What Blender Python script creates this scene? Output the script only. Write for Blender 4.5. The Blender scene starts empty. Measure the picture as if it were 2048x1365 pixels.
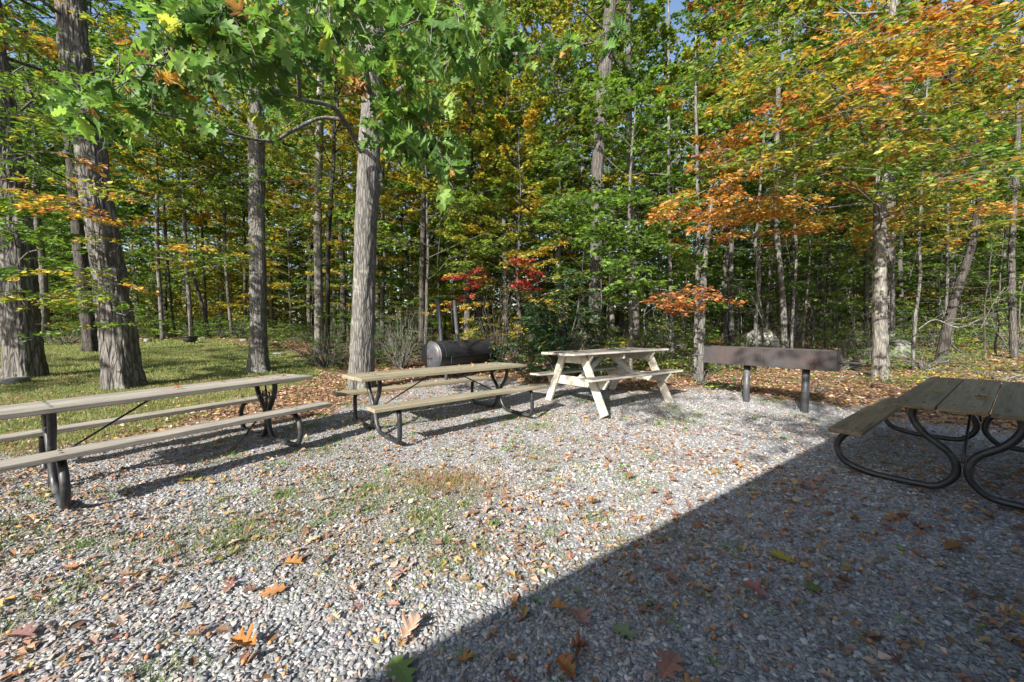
import bpy, math, random
import numpy as np
from mathutils import Vector, Matrix
R = math.radians
rng = np.random.default_rng(7)
random.seed(7)
C = bpy.context.scene.collection

# ------------------------------------------------------------------ camera model (for unprojecting)
FPX, PITCH, CAMH = 748.0, R(2.59), 1.374
cp, sp = math.cos(PITCH), math.sin(PITCH)

def ray(px, py):
    a = (px - 1024) / FPX; b = (682.5 - py) / FPX
    return np.array([a, cp + b * sp, -sp + b * cp])

def at(px, py, Y):
    r = ray(px, py)
    return np.array([0, 0, CAMH]) + r * (Y / r[1])

def gnd(px, py, z=0.0):
    r = ray(px, py)
    return np.array([0, 0, CAMH]) + r * ((z - CAMH) / r[2])

def sstep(a, b, x):
    t = np.clip((x - a) / (b - a), 0, 1)
    return t * t * (3 - 2 * t)

def vnoise(x, y, seed=0):
    x = np.asarray(x, float); y = np.asarray(y, float)
    xi = np.floor(x).astype(np.int64); yi = np.floor(y).astype(np.int64)
    fx = x - xi; fy = y - yi
    fx = fx * fx * (3 - 2 * fx); fy = fy * fy * (3 - 2 * fy)
    def hsh(a, b):
        n = (a * 374761393 + b * 668265263 + seed * 1442695041) & 0x7fffffff
        n = ((n ^ (n >> 13)) * 1274126177) & 0x7fffffff
        return ((n ^ (n >> 16)) & 0xffff) / 65535.0
    return (hsh(xi, yi) * (1 - fx) + hsh(xi + 1, yi) * fx) * (1 - fy) + (hsh(xi, yi + 1) * (1 - fx) + hsh(xi + 1, yi + 1) * fx) * fy

def gz(x, y):
    x = np.asarray(x, float); y = np.asarray(y, float)
    d = np.hypot(x, y)
    z = 0.10 * sstep(5.3, 6.7, y) * sstep(-0.4, 1.0, x)
    z = z + 0.010 * np.maximum(0, d - 9.5) ** 1.3 * sstep(-30, 5, x + 18)
    z = z + (vnoise(x * .35, y * .35, 3) - .5) * .16 * sstep(7, 14, d)
    return z

# ------------------------------------------------------------------ mesh builder
class MB:
    """collects vertices and faces (and per vertex values) for ONE mesh object"""
    def __init__(s):
        s.v = []; s.f = []; s.n = 0; s.a = []; s.col = []; s.mi = []
    def add(s, v, f, a=None, col=None, mi=0):
        v = np.asarray(v, np.float32).reshape(-1, 3)
        f = [np.asarray(q, np.int64) + s.n for q in (f if isinstance(f, list) and len(f) and getattr(f[0], 'ndim', 0) == 2 else [np.asarray(f)])]
        s.v.append(v); s.f += f; s.mi += [mi] * len(f)
        k = len(v)
        s.a.append(np.zeros((k, 2), np.float32) if a is None else np.broadcast_to(np.asarray(a, np.float32), (k, 2)))
        s.col.append(np.zeros((k, 3), np.float32) if col is None else np.broadcast_to(np.asarray(col, np.float32), (k, 3)))
        s.n += k
    def mesh(s, name, mats, smooth=False, attr=False, col=False):
        me = bpy.data.meshes.new(name)
        if s.n:
            V = np.concatenate(s.v); me.vertices.add(len(V)); me.vertices.foreach_set('co', V.ravel())
            loops = np.concatenate([q.ravel() for q in s.f]).astype(np.int32)
            cnt = np.concatenate([np.full(len(q), q.shape[1], np.int32) for q in s.f])
            mi = np.concatenate([np.full(len(q), m, np.int32) for q, m in zip(s.f, s.mi)])
            me.loops.add(len(loops)); me.loops.foreach_set('vertex_index', loops)
            me.polygons.add(len(cnt))
            st = np.zeros(len(cnt), np.int32); st[1:] = np.cumsum(cnt)[:-1]
            me.polygons.foreach_set('loop_start', st)
            me.polygons.foreach_set('material_index', mi)
            me.polygons.foreach_set('use_smooth', np.full(len(cnt), smooth))
            if attr:
                A = np.concatenate(s.a)
                for k, nm in enumerate(('rnd', 'rnd2')):
                    at_ = me.attributes.new(nm, 'FLOAT', 'POINT'); at_.data.foreach_set('value', np.ascontiguousarray(A[:, k]))
            if col:
                A = np.concatenate(s.col); A = np.concatenate([A, np.ones((len(A), 1), np.float32)], 1)
                at_ = me.attributes.new('tint', 'FLOAT_COLOR', 'POINT'); at_.data.foreach_set('color', A.ravel())
            me.update(calc_edges=True)
        for m in (mats if isinstance(mats, (list, tuple)) else [mats]):
            me.materials.append(m)
        return me
    def build(s, name, mats, parent=None, **k):
        o = bpy.data.objects.new(name, s.mesh(name, mats, **k)); C.objects.link(o)
        if parent is not None: o.parent = parent
        return o

def box(mb, x0, x1, y0, y1, z0, z1, bev=.004, M=None, **k):
    """bevelled box; M = 4x4 to place it"""
    import itertools
    b = min(bev, (x1 - x0) * .45, (y1 - y0) * .45, (z1 - z0) * .45)
    lo = np.array([x0, y0, z0]); hi = np.array([x1, y1, z1])
    V = []; idx = {}
    for sx, sy, sz in itertools.product((0, 1), repeat=3):
        s_ = np.array([sx, sy, sz]); c = np.where(s_ == 1, hi, lo); inn = np.where(s_ == 1, hi - b, lo + b)
        for ax in range(3):
            p = inn.copy(); p[ax] = c[ax]; idx[(sx, sy, sz, ax)] = len(V); V.append(p)
    Q = []; T = []
    for ax in range(3):
        o = [a for a in range(3) if a != ax]
        for sd in (0, 1):
            q = []
            for u, w in ((0, 0), (1, 0), (1, 1), (0, 1)):
                k3 = [0, 0, 0]; k3[ax] = sd; k3[o[0]] = u; k3[o[1]] = w
                q.append(idx[(*k3, ax)])
            flip = (sd == 1) == (ax == 1)
            Q.append(q[::-1] if flip else q)
    for ax in range(3):
        o = [a for a in range(3) if a != ax]
        for u, w in itertools.product((0, 1), repeat=2):
            k0 = [0, 0, 0]; k0[o[0]] = u; k0[o[1]] = w; k1 = list(k0); k1[ax] = 1
            Q.append([idx[(*k0, o[0])], idx[(*k0, o[1])], idx[(*k1, o[1])], idx[(*k1, o[0])]])
    for s_ in itertools.product((0, 1), repeat=3):
        T.append([idx[(*s_, 0)], idx[(*s_, 1)], idx[(*s_, 2)]])
    V = np.array(V, float)
    ctr = (lo + hi) / 2
    def orient(F):
        out = []
        for f in F:
            p = V[f]; nrm = np.cross(p[1] - p[0], p[2] - p[0])
            out.append(f if nrm @ (p.mean(0) - ctr) > 0 else f[::-1])
        return np.array(out)
    Q = orient(Q); T = orient(T)
    if M is not None:
        M = np.asarray(M); V = V @ M[:3, :3].T + M[:3, 3]
    mb.add(V, [Q, T], **k)

def bar(mb, p, q, w, t, up=(0, 0, 1), bev=.004, ext=0, **k):
    """plank from p to q: w wide (sideways), t thick (along up)"""
    p = np.array(p, float); q = np.array(q, float); d = q - p; L = np.linalg.norm(d); d /= L
    u = np.array(up, float); s_ = np.cross(u, d); s_ /= np.linalg.norm(s_); u = np.cross(d, s_)
    M = np.eye(4); M[:3, 0] = d; M[:3, 1] = s_; M[:3, 2] = u; M[:3, 3] = p
    box(mb, -ext, L + ext, -w / 2, w / 2, -t / 2, t / 2, bev, M, **k)

def catmull(P, n=8):
    P = np.asarray(P, float)
    P = np.vstack([2 * P[0] - P[1], P, 2 * P[-1] - P[-2]])
    out = []
    for i in range(1, len(P) - 2):
        p0, p1, p2, p3 = P[i - 1:i + 3]
        for t in np.arange(n) / n:
            out.append(.5 * (2 * p1 + (p2 - p0) * t + (2 * p0 - 5 * p1 + 4 * p2 - p3) * t * t + (-p0 + 3 * p1 - 3 * p2 + p3) * t ** 3))
    out.append(P[-2])
    return np.array(out)

def tube(mb, P, r, n=10, cap=True, wob=None, flare=None, **k):
    P = np.asarray(P, float); m = len(P)
    r = np.broadcast_to(np.asarray(r, float), (m,))
    T = np.gradient(P, axis=0); T /= np.linalg.norm(T, axis=1)[:, None] + 1e-12
    ref = np.array([1, 0, 0]) if abs(T[0][0]) < .8 else np.array([0, 1, 0])
    a = np.cross(T[0], ref); a /= np.linalg.norm(a)
    A = [a]
    for i in range(1, m):
        a = A[-1] - T[i] * (A[-1] @ T[i]); a /= np.linalg.norm(a); A.append(a)
    A = np.array(A); B = np.cross(T, A)
    th = np.arange(n) / n * 2 * np.pi
    rr = r[:, None] * np.ones(n)[None]
    if wob is not None: rr = rr * wob(np.arange(m)[:, None], th[None])
    V = P[:, None] + rr[..., None] * (A[:, None] * np.cos(th)[None, :, None] + B[:, None] * np.sin(th)[None, :, None])
    i = np.arange(m - 1)[:, None] * n; j = np.arange(n)[None]; j2 = (j + 1) % n
    F = np.stack([i + j, i + j2, i + n + j2, i + n + j], -1).reshape(-1, 4)
    fs = [F]
    if cap and n > 3:
        fs = [F, np.array([list(range(n))[::-1]]), np.array([[(m - 1) * n + q for q in range(n)]])]
    mb.add(V.reshape(-1, 3), fs, **k)

# ------------------------------------------------------------------ things
def tag(o, label, cat, group=None):
    o['label'] = label; o['category'] = cat
    if group: o['group'] = group
    return o

def thing(name, label, cat, loc=(0, 0, 0), rotz=0, group=None):
    o = bpy.data.objects.new(name, None); C.objects.link(o)
    o.empty_display_size = .1
    o.location = Vector(loc); o.rotation_euler = (0, 0, rotz)
    return tag(o, label, cat, group)

def kind(o, k, label=None):
    o['kind'] = k
    if label: o['label'] = label
    return o

# ------------------------------------------------------------------ materials
def mat(name):
    m = bpy.data.materials.new(name); m.use_nodes = True
    nt = m.node_tree; nt.nodes.clear()
    return m, nt

def N(nt, t, **kw):
    n = nt.nodes.new('ShaderNode' + t)
    for k, v in kw.items():
        if k.startswith('i_'):
            key = k[2:]
            key = int(key) if key.isdigit() else key.replace('_', ' ')
            n.inputs[key].default_value = v
        else: setattr(n, k, v)
    return n

def L(nt, a, ao, b, bi):
    nt.links.new(a.outputs[ao], b.inputs[bi])

def ramp(nt, stops, interp='LINEAR'):
    n = nt.nodes.new('ShaderNodeValToRGB'); cr = n.color_ramp; cr.interpolation = interp
    while len(cr.elements) < len(stops): cr.elements.new(.5)
    for e, (p, c) in zip(cr.elements, stops):
        e.position = p; e.color = (*c, 1) if len(c) == 3 else c
    return n

def finish(nt, bsdf, out='BSDF'):
    o = N(nt, 'OutputMaterial'); L(nt, bsdf, out, o, 'Surface')

def leaf_mat(name, stops, trans=.46, val=.5, rough=.5):
    m, nt = mat(name)
    a = N(nt, 'Attribute', attribute_name='rnd'); rp = ramp(nt, stops); L(nt, a, 'Fac', rp, 'Fac')
    b = N(nt, 'Attribute', attribute_name='rnd2')
    mr = N(nt, 'MapRange'); mr.inputs[3].default_value = 1 - val * .7; mr.inputs[4].default_value = 1 + val; L(nt, b, 'Fac', mr, 0)
    ge = N(nt, 'NewGeometry'); no = N(nt, 'TexNoise', i_Scale=38.0, i_Detail=3.0); L(nt, ge, 'Position', no, 'Vector')
    m0 = N(nt, 'MapRange'); m0.inputs[3].default_value = .72; m0.inputs[4].default_value = 1.28; L(nt, no, 0, m0, 0)
    mu = N(nt, 'Math', operation='MULTIPLY'); L(nt, mr, 0, mu, 0); L(nt, m0, 0, mu, 1); mr = mu
    hs = N(nt, 'HueSaturation'); L(nt, rp, 'Color', hs, 'Color'); L(nt, mr, 0, hs, 'Value'); hs.inputs['Saturation'].default_value = .9
    p = N(nt, 'BsdfPrincipled'); p.inputs['Roughness'].default_value = rough; p.inputs['Specular IOR Level'].default_value = .35
    L(nt, hs, 'Color', p, 'Base Color')
    t = N(nt, 'BsdfTranslucent'); h2 = N(nt, 'HueSaturation'); h2.inputs['Saturation'].default_value = 1.1; h2.inputs['Value'].default_value = 1.35
    L(nt, hs, 'Color', h2, 'Color'); L(nt, h2, 'Color', t, 'Color')
    mx = N(nt, 'MixShader'); mx.inputs[0].default_value = trans
    L(nt, p, 'BSDF', mx, 1); L(nt, t, 'BSDF', mx, 2); finish(nt, mx, 'Shader')
    return m

GR = (.060, .125, .014); DG = (.030, .072, .014); BG = (.12, .215, .02); YG = (.24, .27, .024); YE = (.50, .38, .026)
GO = (.46, .26, .018); OR = (.45, .175, .022); RU = (.27, .095, .025); RE = (.42, .055, .04); BR = (.22, .11, .045)
PAL = {
 'green':  [(0, DG), (.3, GR), (.65, BG), (.95, YG), (1, YE)],
 'fresh':  [(0, GR), (.4, BG), (.8, (.18, .29, .024)), (1, YG)],
 'ygreen': [(0, GR), (.35, BG), (.75, YG), (.96, YE), (1, GO)],
 'gold':   [(0, BG), (.3, YG), (.7, YE), (.95, GO), (1, OR)],
 'orange': [(0, BG), (.15, YG), (.4, GO), (.75, OR), (1, RU)],
 'mixed':  [(0, GR), (.35, BG), (.58, YG), (.75, GO), (.92, OR), (1, RU)],
 'rust':   [(0, GR), (.35, BG), (.6, YG), (.75, GO), (.9, RU), (1, (.3, .06, .03))],
 'red':    [(0, (.45, .10, .06)), (.5, RE), (1, (.35, .035, .04))],
 'dark':   [(0, (.03, .075, .03)), (.6, (.055, .12, .048)), (.93, (.10, .16, .05)), (1, YE)],
 'hemlock':[(0, (.025, .06, .014)), (.6, (.06, .12, .022)), (1, (.12, .18, .034))],
 'oak':    [(0, (.045, .105, .022)), (.4, (.085, .18, .028)), (.75, (.17, .29, .035)), (.93, (.29, .35, .045)), (.955, GO), (1, BR)],
}
LM = {k: leaf_mat('leaves_' + k, v) for k, v in PAL.items()}
LM['dark'].node_tree.nodes['Principled BSDF'].inputs['Roughness'].default_value = .35

def tint_mat(name, rough=.8, trans=0, bump=0, spec=.3):
    m, nt = mat(name)
    a = N(nt, 'Attribute', attribute_name='tint')
    tc = N(nt, 'NewGeometry'); no = N(nt, 'TexNoise', i_Scale=55.0, i_Detail=4.0)
    L(nt, tc, 'Position', no, 'Vector')
    mr = N(nt, 'MapRange'); mr.inputs[3].default_value = .7; mr.inputs[4].default_value = 1.3; L(nt, no, 0, mr, 0)
    hs = N(nt, 'HueSaturation'); L(nt, a, 'Color', hs, 'Color'); L(nt, mr, 0, hs, 'Value')
    p = N(nt, 'BsdfPrincipled', i_Roughness=rough); p.inputs['Specular IOR Level'].default_value = spec
    L(nt, hs, 'Color', p, 'Base Color')
    if trans:
        t = N(nt, 'BsdfTranslucent'); L(nt, hs, 'Color', t, 'Color'); mx = N(nt, 'MixShader'); mx.inputs[0].default_value = trans
        L(nt, p, 'BSDF', mx, 1); L(nt, t, 'BSDF', mx, 2); finish(nt, mx, 'Shader')
    else: finish(nt, p)
    return m
M_STONE = tint_mat('crushed_stone', .85)
M_DRY = tint_mat('dry_leaves', .7, .18)
M_BLADE = tint_mat('grass_blades', .6, .25)

def bark_mat(name, c0, c1, lichen, vs=9.0, strength=.9, amt=.5, dist=.02):
    m, nt = mat(name)
    tc = N(nt, 'TexCoord'); mp = N(nt, 'Mapping'); mp.inputs['Scale'].default_value = (vs, vs, vs * .16)
    L(nt, tc, 'Object', mp, 'Vector')
    n0 = N(nt, 'TexNoise', i_Scale=1.2, i_Detail=4.0); L(nt, mp, 'Vector', n0, 'Vector')
    mixv = N(nt, 'MixRGB', blend_type='LINEAR_LIGHT'); mixv.inputs[0].default_value = .35
    L(nt, mp, 'Vector', mixv, 1); L(nt, n0, 'Color', mixv, 2)
    vo = N(nt, 'TexVoronoi', feature='DISTANCE_TO_EDGE', i_Scale=1.6); L(nt, mixv, 'Color', vo, 'Vector')
    n1 = N(nt, 'TexNoise', i_Scale=3.0, i_Detail=8.0, i_Roughness=.7); L(nt, mp, 'Vector', n1, 'Vector')
    rr = ramp(nt, [(0, (0, 0, 0)), (.22, (1, 1, 1))]); L(nt, vo, 'Distance', rr, 'Fac')
    add = N(nt, 'MixRGB', blend_type='MULTIPLY'); add.inputs[0].default_value = .75; L(nt, n1, 0, add, 1); L(nt, rr, 'Color', add, 2)
    cr = ramp(nt, [(.05, c0), (.55, c1), (.8, tuple(min(1, x * 1.35) for x in c1))]); L(nt, add, 'Color', cr, 'Fac')
    n2 = N(nt, 'TexNoise', i_Scale=2.3, i_Detail=6.0, i_Roughness=.65); L(nt, tc, 'Object', n2, 'Vector')
    lr = ramp(nt, [(.56, (0, 0, 0)), (.66, (amt, amt, amt))]); L(nt, n2, 0, lr, 'Fac')
    mx = N(nt, 'MixRGB'); L(nt, lr, 'Color', mx, 0); L(nt, cr, 'Color', mx, 1); mx.inputs[2].default_value = (*lichen, 1)
    bp = N(nt, 'Bump', i_Strength=strength, i_Distance=dist); L(nt, add, 'Color', bp, 'Height')
    p = N(nt, 'BsdfPrincipled', i_Roughness=.9); p.inputs['Specular IOR Level'].default_value = .15
    L(nt, mx, 'Color', p, 'Base Color'); L(nt, bp, 'Normal', p, 'Normal'); finish(nt, p)
    return m
BK_OAK = bark_mat('oak_bark', (.045, .041, .038), (.215, .20, .182), (.27, .29, .245), 8, 1.0, .6, .06)
BK_DARK = bark_mat('dark_bark', (.022, .02, .018), (.085, .077, .068), (.14, .15, .12), 10, .9, .4)
BK_GREY = bark_mat('grey_bark', (.055, .051, .047), (.20, .19, .175), (.31, .32, .28), 13, 1.0, .75, .03)
BK_MID = bark_mat('middle_grey_bark', (.038, .035, .032), (.135, .126, .115), (.22, .235, .195), 13, 1.0, .65, .03)
BK_PALE = bark_mat('pale_bark', (.08, .074, .065), (.225, .21, .185), (.33, .34, .295), 14, .7, .7, .015)

def wood_mat(name, c0, c1, c2, rough=.75, grain=1.0, stain=(.1, .1, .08), stain_amt=.3, edge=None):
    m, nt = mat(name)
    tc = N(nt, 'TexCoord'); ge = N(nt, 'NewGeometry')
    off = N(nt, 'VectorMath', operation='SCALE'); off.inputs[3].default_value = 37.0
    cmb = N(nt, 'CombineXYZ'); L(nt, ge, 'Random Per Island', cmb, 0); L(nt, ge, 'Random Per Island', cmb, 1); L(nt, cmb, 0, off, 0)
    ad = N(nt, 'VectorMath', operation='ADD'); L(nt, tc, 'Object', ad, 0); L(nt, off, 0, ad, 1)
    mp = N(nt, 'Mapping'); mp.inputs['Scale'].default_value = (1.3, 34, 34); L(nt, ad, 0, mp, 'Vector')
    n1 = N(nt, 'TexNoise', i_Scale=1.3, i_Detail=8.0, i_Roughness=.72, i_Distortion=.6); L(nt, mp, 'Vector', n1, 'Vector')
    wv = N(nt, 'TexNoise', i_Scale=1.0, i_Detail=3.0, i_Distortion=1.5)
    mp2 = N(nt, 'Mapping'); mp2.inputs['Scale'].default_value = (.7, 9, 9); L(nt, ad, 0, mp2, 'Vector'); L(nt, mp2, 'Vector', wv, 'Vector')
    mxh = N(nt, 'MixRGB', blend_type='MIX'); mxh.inputs[0].default_value = .5; L(nt, n1, 0, mxh, 1); L(nt, wv, 0, mxh, 2)
    cr = ramp(nt, [(.30, c0), (.5, c1), (.72, c2)]); L(nt, mxh, 'Color', cr, 'Fac')
    n2 = N(nt, 'TexNoise', i_Scale=4.0, i_Detail=8.0, i_Roughness=.7); L(nt, ad, 0, n2, 'Vector')
    sr = ramp(nt, [(.46, (0, 0, 0)), (.66, (stain_amt,) * 3)]); L(nt, n2, 0, sr, 'Fac')
    mp3 = N(nt, 'Mapping'); mp3.inputs['Scale'].default_value = (2.2, 42, 42); L(nt, ad, 0, mp3, 'Vector')
    n3 = N(nt, 'TexNoise', i_Scale=1.0, i_Detail=2.0); L(nt, mp3, 'Vector', n3, 'Vector')
    ck = ramp(nt, [(.30, (.25, .25, .25)), (.38, (1, 1, 1))]); L(nt, n3, 0, ck, 'Fac')
    cm = N(nt, 'MixRGB', blend_type='MULTIPLY'); cm.inputs[0].default_value = .8; L(nt, cr, 'Color', cm, 1); L(nt, ck, 'Color', cm, 2); cr = cm
    mx = N(nt, 'MixRGB'); L(nt, sr, 'Color', mx, 0); L(nt, cr, 'Color', mx, 1); mx.inputs[2].default_value = (*stain, 1)
    if edge is not None:      # the worn paint has gone from the upper faces only
        sn = N(nt, 'SeparateXYZ'); L(nt, ge, 'Normal', sn, 0); er = N(nt, 'MapRange'); er.inputs[1].default_value = .75; er.inputs[2].default_value = .35; L(nt, sn, 2, er, 0)
        m2 = N(nt, 'MixRGB'); L(nt, er, 0, m2, 0); L(nt, mx, 'Color', m2, 1); m2.inputs[2].default_value = (*edge, 1); mx = m2
    mr = N(nt, 'MapRange'); mr.inputs[3].default_value = .82; mr.inputs[4].default_value = 1.15; L(nt, ge, 'Random Per Island', mr, 0)
    hs = N(nt, 'HueSaturation'); L(nt, mx, 'Color', hs, 'Color'); L(nt, mr, 0, hs, 'Value')
    bp = N(nt, 'Bump', i_Strength=.3 * grain, i_Distance=.004); L(nt, mxh, 'Color', bp, 'Height')
    p = N(nt, 'BsdfPrincipled', i_Roughness=rough); p.inputs['Specular IOR Level'].default_value = .3
    L(nt, hs, 'Color', p, 'Base Color'); L(nt, bp, 'Normal', p, 'Normal'); finish(nt, p)
    return m
W_GREY = wood_mat('weathered_grey_wood', (.12, .105, .088), (.29, .262, .222), (.42, .39, .34), stain=(.12, .11, .09), stain_amt=.4)
W_TAN = wood_mat('weathered_tan_wood', (.125, .105, .07), (.265, .23, .16), (.37, .325, .235), stain=(.17, .16, .08), stain_amt=.4)
W_OLIVE = wood_mat('mossy_brown_wood', (.085, .066, .042), (.20, .162, .10), (.32, .265, .17), stain=(.12, .115, .06), stain_amt=.4)
W_WHITE = wood_mat('worn_white_painted_wood', (.46, .43, .36), (.60, .57, .49), (.68, .65, .57), stain=(.34, .31, .24), stain_amt=.6, grain=.6)
W_WTOP = wood_mat('peeling_painted_tabletop', (.06, .054, .046), (.135, .122, .105), (.23, .21, .18), stain=(.42, .40, .35), stain_amt=.3, edge=(.52, .49, .42))
W_BLOCK = wood_mat('pale_timber_block', (.34, .26, .13), (.45, .36, .2), (.55, .45, .28))

def metal_mat(name, base, rust, amt=.4, rough=.42, sc=6.0, metallic=.0, streak=False, lo=.52, hi=.7):
    m, nt = mat(name)
    tc = N(nt, 'TexCoord'); mp = N(nt, 'Mapping'); L(nt, tc, 'Object', mp, 'Vector')
    if streak: mp.inputs['Scale'].default_value = (1.6, 1.6, .6)
    n = N(nt, 'TexNoise', i_Scale=sc, i_Detail=7.0, i_Roughness=.65); L(nt, mp, 'Vector', n, 'Vector')
    r_ = ramp(nt, [(lo, (0, 0, 0)), (hi, (amt,) * 3)]); L(nt, n, 0, r_, 'Fac')
    n3 = N(nt, 'TexNoise', i_Scale=sc * 5, i_Detail=5.0); L(nt, mp, 'Vector', n3, 'Vector')
    bb = ramp(nt, [(.3, tuple(x * .7 for x in base)), (.7, tuple(x * 1.3 for x in base))]); L(nt, n3, 0, bb, 'Fac')
    mx = N(nt, 'MixRGB'); L(nt, r_, 'Color', mx, 0); L(nt, bb, 'Color', mx, 1); mx.inputs[2].default_value = (*rust, 1)
    rr = N(nt, 'MapRange'); rr.inputs[3].default_value = rough; rr.inputs[4].default_value = min(1, rough + .4); L(nt, r_, 'Color', rr, 0)
    bp = N(nt, 'Bump', i_Strength=.15, i_Distance=.004); L(nt, n3, 0, bp, 'Height')
    p = N(nt, 'BsdfPrincipled', i_Metallic=metallic); L(nt, rr, 0, p, 'Roughness')
    L(nt, mx, 'Color', p, 'Base Color'); L(nt, bp, 'Normal', p, 'Normal'); finish(nt, p)
    return m
MT_TUBE = metal_mat('black_painted_tube', (.017, .019, .022), (.11, .10, .09), .6, .42)
MT_DRUM = metal_mat('sooty_black_steel', (.022, .023, .027), (.30, .10, .03), .8, .5, 2.2, lo=.60, hi=.72)
MT_CAP = metal_mat('burnt_grey_steel', (.05, .05, .057), (.36, .12, .04), .9, .45, 3.0, streak=True, lo=.55, hi=.66)
MT_GRILL = metal_mat('rusty_brown_steel', (.028, .026, .028), (.062, .038, .031), .8, .5, 2.2, lo=.40, hi=.66)
MT_POST = metal_mat('grey_steel_pipe', (.06, .062, .068), (.2, .17, .14), .5, .45)
MT_BLACK = metal_mat('matt_black_plastic', (.012, .012, .014), (.06, .05, .045), .4, .5)

def rock_mat(name, c, moss=(.09, .11, .04)):
    m, nt = mat(name)
    tc = N(nt, 'TexCoord'); n = N(nt, 'TexNoise', i_Scale=4.0, i_Detail=9.0, i_Roughness=.7); L(nt, tc, 'Object', n, 'Vector')
    cr = ramp(nt, [(.3, tuple(x * .5 for x in c)), (.55, c), (.75, tuple(min(1, x * 1.25) for x in c))]); L(nt, n, 0, cr, 'Fac')
    n2 = N(nt, 'TexNoise', i_Scale=2.2, i_Detail=5.0); L(nt, tc, 'Object', n2, 'Vector')
    r2 = ramp(nt, [(.5, (0, 0, 0)), (.68, (.7, .7, .7))]); L(nt, n2, 0, r2, 'Fac')
    mx = N(nt, 'MixRGB'); L(nt, r2, 'Color', mx, 0); L(nt, cr, 'Color', mx, 1); mx.inputs[2].default_value = (*moss, 1)
    bp = N(nt, 'Bump', i_Strength=.7, i_Distance=.03); L(nt, n, 0, bp, 'Height')
    p = N(nt, 'BsdfPrincipled', i_Roughness=.9); L(nt, mx, 'Color', p, 'Base Color'); L(nt, bp, 'Normal', p, 'Normal'); finish(nt, p)
    return m
RK_PALE = rock_mat('pale_boulder_stone', (.33, .315, .28)); RK_GREY = rock_mat('grey_field_stone', (.21, .21, .195))

# ------------------------------------------------------------------ zones of the ground
def poly(pxs, extra=()):
    return np.array([gnd(*q)[:2] for q in pxs] + [np.array(e, float) for e in extra])
GRAVEL = poly([(-500, 960), (-200, 925), (0, 905), (150, 885), (350, 856), (450, 850), (600, 838), (680, 826), (730, 800), (800, 782), (850, 760), (930, 752), (1010, 758), (1060, 772),
               (1330, 792), (1400, 786), (1470, 796), (1560, 812), (1640, 812), (1760, 830), (1900, 850), (2048, 868), (2300, 885)], [(10, 1), (9, -6), (-9, -6)])
LAWN = poly([(-500, 955), (-200, 920), (0, 906), (150, 890), (300, 864), (400, 842), (470, 815), (530, 795), (600, 765), (640, 735), (600, 715), (540, 705), (470, 698), (380, 694), (300, 699), (200, 706), (100, 703), (0, 704), (-300, 705)])

def inside(P, x, y):
    x = np.asarray(x); y = np.asarray(y); c = np.zeros(x.shape, bool); n = len(P)
    for i in range(n):
        x1, y1 = P[i]; x2, y2 = P[(i + 1) % n]
        if y1 == y2: continue
        c ^= ((y1 > y) != (y2 > y)) & (x < (x2 - x1) * (y - y1) / (y2 - y1) + x1)
    return c

def sdist(P, x, y):
    x = np.asarray(x, float); y = np.asarray(y, float); d = np.full(x.shape, 1e9); n = len(P)
    for i in range(n):
        a = P[i]; b = P[(i + 1) % n]; ab = b - a
        t = np.clip(((x - a[0]) * ab[0] + (y - a[1]) * ab[1]) / (ab @ ab + 1e-9), 0, 1)
        d = np.minimum(d, np.hypot(x - a[0] - t * ab[0], y - a[1] - t * ab[1]))
    return np.where(inside(P, x, y), d, -d)

def zone_gravel(x, y):
    s = sdist(GRAVEL, x, y) + (vnoise(x * 1.7, y * 1.7, 5) - .5) * .7 + (vnoise(x * 5, y * 5, 6) - .5) * .3
    return sstep(-.2, .35, s)
def zone_lawn(x, y):
    s = sdist(LAWN, x, y) + (vnoise(x * .9, y * .9, 8) - .5) * 1.2 + (vnoise(x * 4, y * 4, 9) - .5) * .4
    return sstep(-.3, .5, s)

def soil(x, y):
    return sstep(.5, .72, vnoise(x * .75 + 3, y * .75, 61) * .65 + vnoise(x * 2.6, y * 2.6, 62) * .35) * sstep(1.2, -.6, np.asarray(x)) * .42

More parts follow.
